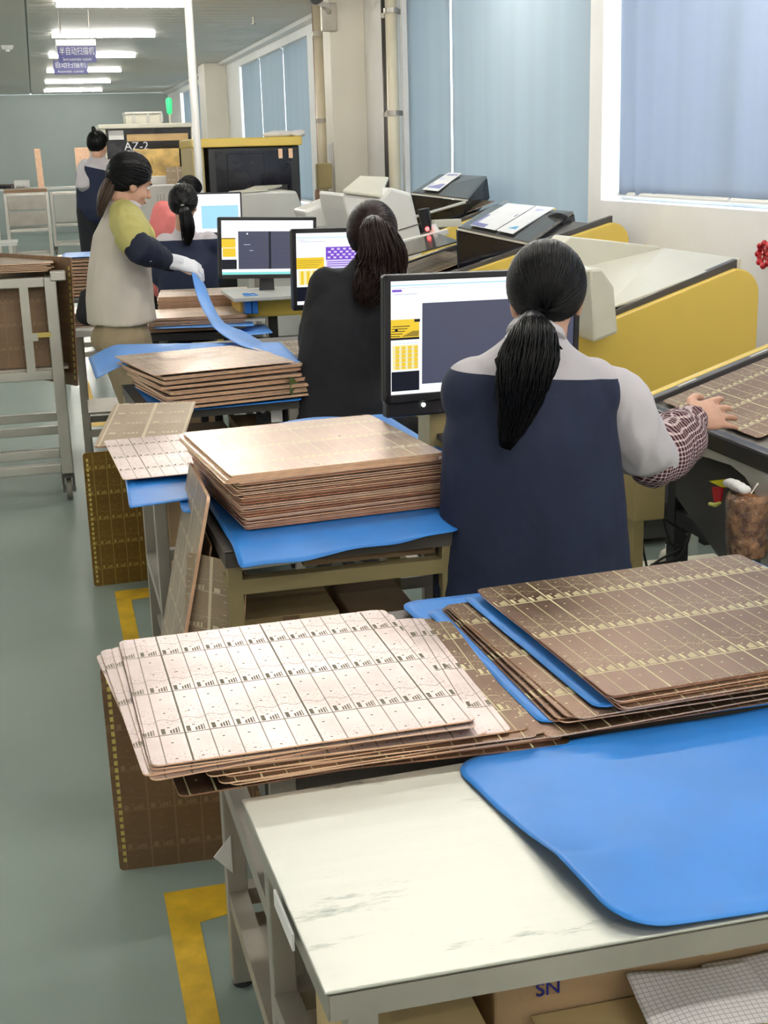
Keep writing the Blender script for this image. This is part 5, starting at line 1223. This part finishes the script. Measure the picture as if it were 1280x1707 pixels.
# ---------------- nearest seated woman (back to the camera)
Y1 = 2.85
J = dict(head=oy(910, 486, Y1+.02), neck=oy(895, 556, Y1), sL=oy(790, 650, Y1), sR=oy(1010, 646, Y1), eL=oy(800, 790, Y1+.22), eR=oy(1083, 755, Y1+.0),
         wR=oy(1154, 698, 3.03), pelvis=oy(890, 985, Y1+.0), waist=oy(890, 860, Y1+.0), chest=oy(886, 720, Y1+.0), upper=oy(893, 625, Y1+.0))
J['wL'] = V((J['eL'].x+.14, Y1+.30, .80)); J['hL'] = J['pelvis']+V((-.09, .02, -.02)); J['hR'] = J['pelvis']+V((.09, .0, -.02))
J['kL'] = J['hL']+V((.02, .40, -.01)); J['kR'] = J['hR']+V((.14, .37, -.01)); J['aL'] = V((J['kL'].x, J['kL'].y+.0, .09)); J['aR'] = V((J['kR'].x, J['kR'].y-.02, .09)); J['tL'] = J['aL']+V((0, .15, -.05)); J['tR'] = J['aR']+V((.03, .15, -.05))
side = (J['sR']-J['sL']).normalized(); 
p1 = thing('person', 'nearest seated person in a navy and white work jacket, long black ponytail down the back', 'person', (J['pelvis'].x, Y1, 0))
Rh = basis((.30, 1, -.10)); g = G(); head(g, J['head'], Rh, 1.0, J['neck']); torso(g, J, BODY, side); arms(g, J); legs(g, J)
dr = (oy(1220, 684, 3.10)-J['wR']).normalized(); hand(g, J['wR'], dr, (-.1, -.70, .70), (-.3, .62, .72), curl=.13, s=1.16, spread=.10)
hand(g, J['wL'], (.4, .8, -.1), (0, 0, 1), (1, 0, 0), .4)
b1 = organic('body', g, M['skin'], p1, voxel=.0045, smooth=2)
face_parts(J['head'], Rh, 1.0, p1)
g = G(); g.tube([J['pelvis']+V((0, 0, .0)), J['pelvis'].lerp(J['waist'], .5), J['waist'], J['chest'], oy(893, 655, Y1), oy(893, 614, Y1), oy(893, 584, Y1+.005), oy(895, 562, Y1+.01)],
    [(.245, .16), (.240, .155), (.228, .150), (.212, .140), (.203, .120), (.172, .095), (.105, .082), (.068, .070)], 26, side=side, round_ends=True)
# back widens below: hips; rounded shoulders
g.ell(J['sL']+V((.0, .01, -.01)), (.075, .085, .085)); g.ell(J['sR']+V((-.03, 0, -.01)), (.065, .085, .085)); g.ell(J['pelvis']+V((0, -.0, .03)), (.255, .17, .12))
seam = oz; M['uni1'] = uniform_mat('navy_white_jacket', oy(890, 637, Y1-.12).z, .10)
organic('jacket', g, M['uni1'], p1, voxel=.009, smooth=6, fold=.010, fscale=6)
organic('collar', G().tube([oy(893, 560, Y1-.02), oy(896, 543, Y1-.01)], [(.072, .066), (.062, .056)], 20, side=side, round_ends=False), M['white_cloth'], p1, voxel=.006, smooth=4, fold=.003)
SRo = oy(1010, 652, Y1)
sleeve('sleeve', M['white_cloth'], p1, [oy(1020, 652, Y1), oy(1034, 680, Y1), oy(1052, 722, Y1), oy(1074, 752, Y1+.01), oy(1100, 760, Y1+.05)], [(.060, .066), (.070, .074), (.078, .074), (.076, .072), (.060, .060)], .007, .024, 9)
sleeve('sleeve_cover', M['plaid'], p1, [oy(1090, 770, Y1+.03), oy(1108, 752, Y1+.07), oy(1126, 733, Y1+.11), oy(1141, 714, Y1+.15), J['wR']+V((-.006, -.012, -.002))], [(.062, .062), (.078, .078), (.076, .074), (.064, .060), (.042, .038)], .006, .012, 20, label='dark red and white checked sleeve protector')
sleeve('sleeve', M['white_cloth'], p1, [J['sL']+V((.03, .04, .0)), J['sL'].lerp(J['eL'], .5)+V((.015, .05, 0)), J['eL'], J['wL']], [.06, .060, .058, .045], .010, .010, 12)
g = G(); legs(g, J, 1.16, False); organic('trousers', g, M['jeans'], p1, voxel=.012, smooth=3, fold=.006)
shoes(p1, J, M['black'])
tp = oy(893, 545, Y1-.095)
hair(p1, J['head'], Rh, 1.0, (-.10, -.78, -.52), [tp+V((0, .02, .008)), oy(888, 566, Y1-.150), oy(876, 615, Y1-.175), oy(862, 680, Y1-.165), oy(842, 748, Y1-.16)], M['hair'], n=900, seed=2, tail_r=(.024, .052, .066, .058, .036, .006), nt=620, ts=.0022, wave=.007, cap=(.091, .104, .103), strand=.0016)
def wisp(par, pts, m_, name='hair_wisp', r=.0016): return obj(name, G().tube(pts, [r, r, r*.8, r*.4][:len(pts)], 5), m_, par, smooth=True)
for k in range(7): wisp(p1, [oy(868-k, 560, Y1-.13), oy(838-k*2.2, 600, Y1-.165), oy(826+k*1.5, 640, Y1-.17), oy(823+k*3, 668+k*3, Y1-.17)], M['hair'])
for k in range(5): wisp(p1, [oy(912+k, 556, Y1-.13), oy(925+k, 572, Y1-.155), oy(932+k*1.4, 582, Y1-.15)], M['hair'])
st = thing('stool', 'round black stool under the nearest seated person', 'stool', (J['pelvis'].x, Y1, 0))
zs = J['pelvis'].z-.135
obj('seat', G().cyl((J['pelvis'].x, Y1, zs-.05), (J['pelvis'].x, Y1, zs), .17, 28), M['black'], st, bevel=.012); obj('column', G().cyl((J['pelvis'].x, Y1, .08), (J['pelvis'].x, Y1, zs-.05), .025), M['steel'], st)
for k in range(5):
    a = k*2*math.pi/5; q = V((J['pelvis'].x+.2*math.cos(a), Y1+.2*math.sin(a), .03)); obj('leg', G().slab((J['pelvis'].x, Y1, .10), q, .03, .02), M['black'], st)

# ---------------- woman in black
Y2 = 4.75
J = dict(head=oy(621, 392, Y2+.04), neck=oy(604, 458, Y2), sL=oy(545, 474, Y2), sR=oy(650, 478, Y2+.02), eL=oy(520, 570, Y2+.05), eR=oy(668, 560, Y2+.10), wL=oy(560, 560, Y2+.30), wR=oy(690, 545, Y2+.34),
         pelvis=oy(556, 700, Y2), waist=oy(566, 620, Y2), chest=oy(584, 535, Y2), upper=oy(598, 480, Y2))
J['hL'] = J['pelvis']+V((-.09, .02, -.02)); J['hR'] = J['pelvis']+V((.09, 0, -.02)); J['kL'] = J['hL']+V((.06, .40, 0)); J['kR'] = oy(690, 722, Y2+.22); J['aL'] = V((J['kL'].x, J['kL'].y, .09)); J['aR'] = V((J['kR'].x, J['kR'].y, .09))
J['tL'] = J['aL']+V((0, .15, -.05)); J['tR'] = J['aR']+V((.04, .15, -.05)); side = (J['sR']-J['sL']).normalized()
p2 = thing('person', 'seated person in all black clothes with long wavy dark brown hair tied back', 'person', (J['pelvis'].x, Y2, 0))
Rh = basis((.45, 1, -.15)); g = G(); head(g, J['head'], Rh, .98, J['neck']); torso(g, J, BODY, side); arms(g, J); legs(g, J)
hand(g, J['wL'], (.5, .8, .1), (0, 0, 1), (1, 0, 0), .4); hand(g, J['wR'], (.6, .7, .1), (0, 0, 1), (-1, .2, 0), .3)
organic('body', g, M['skin'], p2, voxel=.006, smooth=2); face_parts(J['head'], Rh, .98, p2)
g = G().tube([J['pelvis'], J['pelvis'].lerp(J['waist'], .45), J['waist'], J['chest'], J['upper'], oy(602, 458, Y2+.0), oy(604, 450, Y2)], [(.205, .15), (.190, .14), (.168, .125), (.170, .125), (.150, .10), (.085, .07), (.06, .055)], 24, side=side, round_ends=True)
g.ell(J['sL']+V((.015, 0, -.01)), (.065, .075, .065)); g.ell(J['sR']+V((-.015, 0, -.01)), (.065, .075, .065))
for s_ in 'LR': g.tube([J['s'+s_], J['s'+s_].lerp(J['e'+s_], .5), J['e'+s_]], [.066, .062, .056], 14, round_ends=True); g.tube([J['e'+s_], J['w'+s_]], [.055, .038], 14, round_ends=True)
organic('sweater', g, M['black_cloth'], p2, voxel=.009, smooth=5, fold=.010, fscale=8)
g = G(); legs(g, J, 1.25, False); g.ell(J['pelvis']+V((0, 0, -.01)), (.20, .165, .11)); organic('trousers', g, M['jeans'], p2, voxel=.012, smooth=3, fold=.006)
shoes(p2, J, M['black'])
tp = oy(622, 378, Y2-.09)
hair(p2, J['head'], Rh, .98, (-.0, -.90, .25), [tp, oy(626, 385, Y2-.15), oy(636, 420, Y2-.16), oy(632, 455, Y2-.15), oy(616, 485, Y2-.15), oy(604, 508, Y2-.15)], M['hair_brown'], n=500, seed=5, tail_r=(.035, .060, .088, .090, .064, .026), nt=520, ts=.0028, wave=.016, cap=(.095, .109, .112), strand=.0024)
for k in range(14):
    a = random.uniform(-1, 1); wisp(p2, [oy(640+8*a, 455, Y2-.13), oy(650+8*a, 480-3*k*.3, Y2-.12), oy(664+6*a, 450+2*k, Y2-.11), oy(676+5*a, 456+2*k, Y2-.11)], M['hair_brown'], r=.0022)
a, b = oy(482, 628, Y2-.1), oy(502, 668, Y2-.1)
t = obj('badge', G().hexa([oy(484, 658, Y2-.12), oy(500, 672, Y2-.06), oy(500, 672, Y2-.05), oy(484, 658, Y2-.11)], [oy(482, 627, Y2-.12), oy(503, 640, Y2-.06), oy(503, 640, Y2-.05), oy(482, 627, Y2-.11)]), mat('green_card', (.12, .16, .05), .4), p2, bevel=.002, label='green card hanging at the hip'); 
for k in range(6): p_ = oy(501, 674+5*k, Y2-.06); obj('chain_bead', G().ell(p_, (.006, .006, .007), n=8, m=6), mat('bead', (.5, .5, .2), .4) if k == 0 else bpy.data.materials['bead'], p2, smooth=True)
st2 = dup(st, (J['pelvis'].x, Y2, 0), label='round black stool under the person in all black clothes')

# ---------------- third seated woman, uniform
Y3 = 8.4
J = dict(head=oy(306, 339, Y3), neck=oy(308, 390, Y3), sL=oy(276, 408, Y3), sR=oy(348, 404, Y3), eL=oy(268, 462, Y3+.05), eR=oy(358, 460, Y3+.1), wL=oy(290, 470, Y3+.28), wR=oy(372, 450, Y3+.32),
         pelvis=oy(316, 535, Y3), waist=oy(315, 490, Y3), chest=oy(313, 440, Y3), upper=oy(311, 408, Y3))
def seated(J, Y, dx=0):
    J['hL'] = J['pelvis']+V((-.09, .02, -.02)); J['hR'] = J['pelvis']+V((.09, 0, -.02)); J['kL'] = J['hL']+V((.03, .40, 0)); J['kR'] = J['hR']+V((.06, .40, 0))
    J['aL'] = V((J['kL'].x, J['kL'].y, .09)); J['aR'] = V((J['kR'].x, J['kR'].y, .09)); J['tL'] = J['aL']+V((0, .15, -.05)); J['tR'] = J['aR']+V((0, .15, -.05)); return (J['sR']-J['sL']).normalized()
side = seated(J, Y3)
p3 = thing('person', 'farther seated person in navy and white uniform facing the slate monitor, straight black ponytail', 'person', (J['pelvis'].x, Y3, 0))
Rh = basis((.35, 1, -.1)); g = G(); head(g, J['head'], Rh, .98, J['neck']); torso(g, J, BODY, side); arms(g, J); legs(g, J); hand(g, J['wL'], (.3, .9, 0), (0, 0, 1), (1, 0, 0), .4); hand(g, J['wR'], (.3, .9, 0), (0, 0, 1), (-1, 0, 0), .4)
organic('body', g, M['skin'], p3, voxel=.009, smooth=1); face_parts(J['head'], Rh, .98, p3)
g = G().tube([J['pelvis'], J['waist'], J['chest'], J['upper'], oy(308, 392, Y3), oy(307, 384, Y3)], [(.20, .15), (.19, .14), (.19, .135), (.165, .10), (.085, .07), (.06, .055)], 22, side=side, round_ends=True)
g.ell(J['sL'], (.07, .08, .07)); g.ell(J['sR'], (.07, .08, .07))
for s_ in 'LR': g.tube([J['s'+s_], J['e'+s_]], [.072, .062], 14, round_ends=True); g.tube([J['e'+s_], J['w'+s_]], [.06, .042], 14, round_ends=True)
M['uni3'] = uniform_mat('navy_white_jacket_far', oy(310, 401, Y3-.12).z); organic('jacket', g, M['uni3'], p3, voxel=.014, smooth=4, fold=.008, fscale=8)
g = G(); legs(g, J, 1.2, False); organic('trousers', g, M['jeans'], p3, voxel=.014, smooth=2); shoes(p3, J, M['black'])
tp = oy(308, 352, Y3-.10); hair(p3, J['head'], Rh, .98, (0, -.95, -.2), [tp, oy(310, 362, Y3-.15), oy(313, 380, Y3-.16), oy(312, 396, Y3-.15), oy(311, 410, Y3-.14)], M['hair'], n=220, seed=8, tail_r=(.03, .042, .044, .036, .016), nt=120, cap=(.092, .106, .108), strand=.004)
obj('hair_clip', G().ell(oy(304, 342, Y3-.13), (.012, .01, .006), n=10, m=6), M['steel'], p3, smooth=True)
dup(st, (J['pelvis'].x, Y3, J['pelvis'].z-.135-zs if J['pelvis'].z-.135 > zs else 0), label='round black stool under the farther uniformed person')

# ---------------- person in coral pink beyond
Y4 = 9.85
J = dict(head=oy(316, 322, Y4), neck=oy(300, 352, Y4), sL=oy(272, 352, Y4), sR=oy(322, 366, Y4+.1), eL=oy(258, 398, Y4-.03), eR=oy(335, 400, Y4+.15), wL=oy(285, 425, Y4+.22), wR=oy(345, 410, Y4+.3), pelvis=oy(282, 470, Y4), waist=oy(284, 430, Y4), chest=oy(287, 390, Y4), upper=oy(293, 362, Y4))
side = seated(J, Y4)
p4 = thing('person', 'person in a coral pink top, mostly hidden behind the farther uniformed person', 'person', (J['pelvis'].x, Y4, 0))
Rh = basis((.7, .7, -.5)); g = G(); head(g, J['head'], Rh, .98, J['neck']); torso(g, J, BODY, side); arms(g, J); legs(g, J); hand(g, J['wL'], (.5, .8, 0), (0, 0, 1), (1, 0, 0), .4); hand(g, J['wR'], (.3, .9, 0), (0, 0, 1), (-1, 0, 0), .4)
organic('body', g, M['skin'], p4, voxel=.011, smooth=1); face_parts(J['head'], Rh, .98, p4)
g = G().tube([J['pelvis'], J['waist'], J['chest'], J['upper'], J['neck']], [(.19, .14), (.17, .13), (.17, .13), (.14, .10), (.07, .06)], 20, side=side, round_ends=True).ell(J['sL'], (.075, .08, .075)).ell(J['sR'], (.075, .08, .075))
for s_ in 'LR': g.tube([J['s'+s_], J['e'+s_]], [.078, .066], 14, round_ends=True); g.tube([J['e'+s_], J['w'+s_]], [.06, .04], 14, round_ends=True)
organic('top', g, M['pink'], p4, voxel=.014, smooth=4, fold=.010, fscale=8)
g = G(); legs(g, J, 1.2, False); organic('trousers', g, M['jeans'], p4, voxel=.014, smooth=2); shoes(p4, J, M['black'])
hair(p4, J['head'], Rh, .98, (0, -.9, .3), None, M['hair'], n=160, seed=11, cap=(.092, .106, .108), strand=.004)
dup(st, (J['pelvis'].x, Y4, 0), label='round black stool under the person in coral pink')

# ---------------- standing woman with the blue sheet
YW = 6.1
J = dict(head=oy(217, 300, YW), neck=oy(207, 338, YW), sR=oy(212, 362, YW-.13), sL=oy(214, 362, YW+.17), eR=oy(228, 412, YW-.28), wR=oy(283, 436, YW-.16), eL=oy(245, 418, YW+.22), wL=oy(285, 440, YW+.16),
         pelvis=oy(205, 552, YW), waist=oy(200, 470, YW), chest=oy(203, 405, YW), upper=oy(208, 362, YW))
gx, gy = J['pelvis'].x, YW
J['hR'] = J['pelvis']+V((0, -.08, -.02)); J['hL'] = J['pelvis']+V((.0, .09, -.02)); J['kR'] = V((gx+.05, gy-.09, .46)); J['kL'] = V((gx+.06, gy+.10, .46)); J['aR'] = V((gx+.02, gy-.10, .085)); J['aL'] = V((gx+.05, gy+.10, .085)); J['tR'] = J['aR']+V((.15, -.02, -.05)); J['tL'] = J['aL']+V((.15, .0, -.05))
side = V((.12, -1, 0)).normalized()
pw = thing('person', 'standing person in beige vest and khaki trousers lifting a blue sheet with gloved hand', 'person', (gx, gy, 0))
Rh = basis((.93, .30, -.42)); g = G(); head(g, J['head'], Rh, 1.0, J['neck']); torso(g, J, [(.155, .115), (.125, .10), (.135, .105), (.125, .08), (.055, .052)], side); arms(g, J); legs(g, J)
hand(g, J['wL'], (.9, -.1, -.3), (.2, .3, 1), (0, -1, 0), .5)
organic('body', g, M['skin'], pw, voxel=.006, smooth=2); face_parts(J['head'], Rh, 1.0, pw)
g = G(); hand(g, J['wR']+V((.0, 0, 0)), (.9, .15, -.25), (0, -.3, 1), (.1, .9, .4), .75, 1.35); g.tube([J['wR']-V((.035, .01, -.01)), J['wR']+V((.03, 0, -.005))], [.034, .036], 12, round_ends=True)
organic('glove', g, M['glove'], pw, voxel=.004, smooth=1, label='white knitted glove')
V2 = lambda a, b, Y: oy(a, b, Y)
g = G().tube([V2(204, 536, YW), V2(200, 500, YW), V2(199, 450, YW), V2(203, 400, YW), V2(208, 368, YW), V2(206, 348, YW), V2(206, 338, YW)], [(.200, .158), (.190, .150), (.172, .138), (.165, .128), (.148, .100), (.085, .075), (.062, .06)], 24, side=side, round_ends=False)
organic('vest', g, M['vest'], pw, voxel=.009, smooth=4, fold=.012, fscale=7)
organic('collar', G().tube([V2(207, 348, YW), V2(206, 333, YW)], [(.085, .082), (.066, .064)], 18, side=side), M['white_cloth'], pw, voxel=.007, smooth=2)
sleeve('sleeve', M['olive'], pw, [J['sR']+V((-.01, .03, .01)), J['sR']+V((.0, -.01, -.02)), J['sR'].lerp(J['eR'], .50), J['sR'].lerp(J['eR'], .72)], [.068, .078, .080, .080], .008, .009, 14, label='short olive yellow shirt sleeve')
sleeve('sleeve', M['olive'], pw, [J['sL'], J['sL'].lerp(J['eL'], .6)], [.07, .075], .01, .006, 14)
sleeve('sleeve_cover', M['navy'], pw, [J['sR'].lerp(J['eR'], .55), J['sR'].lerp(J['eR'], .9), J['eR']+V((.01, 0, -.005)), J['eR'].lerp(J['wR'], .35), J['eR'].lerp(J['wR'], .75), J['wR']-V((.01, 0, 0))], [.058, .064, .068, .064, .050, .036], .007, .008, 16, label='dark navy sleeve protector with small white prints')
sleeve('sleeve_cover', M['navy'], pw, [J['eL'].lerp(J['sL'], .3), J['eL'], J['wL']], [.06, .06, .038], .009, .007, 16)
for k, (a, b) in enumerate(((252, 428), (250, 434), (240, 424), (244, 430))):
    c = J['eR'].lerp(J['wR'], .42)+V((0, -.066, 0)); p_ = oy(a, b, c.y+.002*k); obj('print_mark', G().ell(p_, (.009 if k < 2 else .004, .006, .007 if k < 2 else .004), n=10, m=6), M['sign_white'], pw, smooth=True)
g = G(); 
for s_ in 'LR':
    h, kn, an = J['h'+s_], J['k'+s_], J['a'+s_]; g.tube([h+V((0, 0, .02)), h, h.lerp(kn, .5), kn, an], [.110, .120, .105, .088, .075], 16, round_ends=True)
g.ell(J['pelvis']+V((-.01, 0, -.03)), (.135, .155, .10)); organic('trousers', g, M['khaki_cloth'], pw, voxel=.010, smooth=3, fold=.010, fscale=9)
shoes(pw, J, M['paper'])
tp = oy(196, 296, YW-.0)
hair(pw, J['head'], Rh, 1.0, (0, -.97, -.15), [tp, oy(188, 302, YW-.02), oy(178, 318, YW-.04), oy(171, 338, YW-.05), oy(166, 362, YW-.05)], M['hair'], n=260, seed=13, tail_r=(.028, .040, .040, .032, .014), nt=140, mt_tail=M['hair_lightbrown'], cap=(.089, .104, .107), strand=.0034, fringe=True)
organic('hip_bag', G().tube([oy(148, 490, YW+.05), oy(144, 528, YW+.05)], [(.025, .05), (.04, .06)], 12, round_ends=True), M['black_cloth'], pw, voxel=.01, smooth=2)
# the held sheet, draping down to the stack
near = [(318, 448, 5.92), (326, 486, 5.84), (340, 520, 5.68), (362, 552, 5.42), (398, 574, 5.14), (440, 588, 4.96)]
far = [(326, 446, 5.97), (342, 478, 5.94), (356, 512, 5.86), (376, 540, 5.70), (412, 556, 5.50), (486, 600, 5.02)]
def spl(T_, u):
    K = len(T_); x = u*(K-1); i = min(int(x), K-2); f = x-i; p0, p1, p2, p3 = T_[max(i-1, 0)], T_[i], T_[i+1], T_[min(i+2, K-1)]
    return .5*((2*p1)+(p2-p0)*f+(2*p0-5*p1+4*p2-p3)*f*f+(3*p1-p0-3*p2+p3)*f**3)
A_, B_ = [oy(*q) for q in near], [oy(*q) for q in far]; vs = []; fs = []
for i in range(41):
    for k in range(13):
        u, v = i/40, k/12; p_ = spl(A_, u).lerp(spl(B_, u), v); p_.z += .020*math.sin(v*3.14)*(1-u)+.004*noise.noise(p_*9); vs.append(p_)
for i in range(40):
    for k in range(12): fs.append((i*13+k, i*13+k+1, (i+1)*13+k+1, (i+1)*13+k))
o = obj('blue_sheet', G().add(vs, fs), M['blue_light'], smooth=True, loc=spl(A_, .5)); s_ = o.modifiers.new('s', 'SOLIDIFY'); s_.thickness = .0016
tag(o, 'blue plastic sheet being lifted by the gloved hand, draping onto the middle stack', 'plastic sheet')

# ---------------- far standing man
YM = 12.5
J = dict(head=oy(163, 241, YM), neck=oy(164, 262, YM), sL=oy(143, 279, YM), sR=oy(187, 279, YM), eL=oy(137, 308, YM-.12), eR=oy(190, 306, YM+.05), wL=oy(152, 328, YM+.1), wR=oy(190, 325, YM+.25), pelvis=oy(163, 345, YM), waist=oy(163, 320, YM), chest=oy(164, 295, YM), upper=oy(164, 275, YM))
x = J['pelvis'].x; J.update(hL=J['pelvis']+V((-.09, 0, -.02)), hR=J['pelvis']+V((.09, 0, -.02)), kL=V((x-.10, YM+.02, .50)), kR=V((x+.10, YM+.02, .50)), aL=V((x-.10, YM, .085)), aR=V((x+.10, YM, .085)))
J['tL'] = J['aL']+V((0, .16, -.05)); J['tR'] = J['aR']+V((.02, .16, -.05)); side = V((1, 0, 0))
pm = thing('person', 'far standing person with short black hair in a navy and white uniform', 'person', (x, YM, 0))
Rh = basis((.5, 1, -.15)); g = G(); head(g, J['head'], Rh, 1.05, J['neck']); torso(g, J, BODY, side); arms(g, J); legs(g, J); hand(g, J['wL'], (.3, .5, -.6), (-1, 0, .3), (0, 1, 0), .4); hand(g, J['wR'], (.3, .9, 0), (0, 0, 1), (-1, 0, 0), .4)
organic('body', g, M['skin'], pm, voxel=.011, smooth=1); face_parts(J['head'], Rh, 1.05, pm)
g = G().tube([J['pelvis']+V((0, 0, -.03)), J['waist'], J['chest'], J['upper'], oy(164, 266, YM), oy(164, 261, YM)], [(.19, .15), (.19, .14), (.20, .14), (.17, .11), (.09, .075), (.065, .06)], 20, side=side, round_ends=True)
M['uni4'] = uniform_mat('navy_white_jacket_man', oy(165, 280, YM).z, .25); organic('jacket', g, M['uni4'], pm, voxel=.014, smooth=3, fold=.008)
for s_ in 'LR': sleeve('sleeve', M['white_cloth'], pm, [J['s'+s_], J['e'+s_], J['w'+s_]], [.078, .064, .046], .014, .006)
g = G(); legs(g, J, 1.22, False); organic('trousers', g, M['jeans'], pm, voxel=.014, smooth=2); shoes(pm, J, M['black'])
hair(pm, J['head'], Rh, 1.05, (0, -.6, .75), None, M['hair'], n=140, seed=21, cap=(.086, .100, .102), strand=.004)
organic('hair_tuft', G().tube([J['head']+V((-.02, -.02, .10)), J['head']+V((-.03, -.03, .145))], [.03, .018], 10, round_ends=True), M['hair'], pm, voxel=.008, smooth=1)
#@@END_PEOPLE
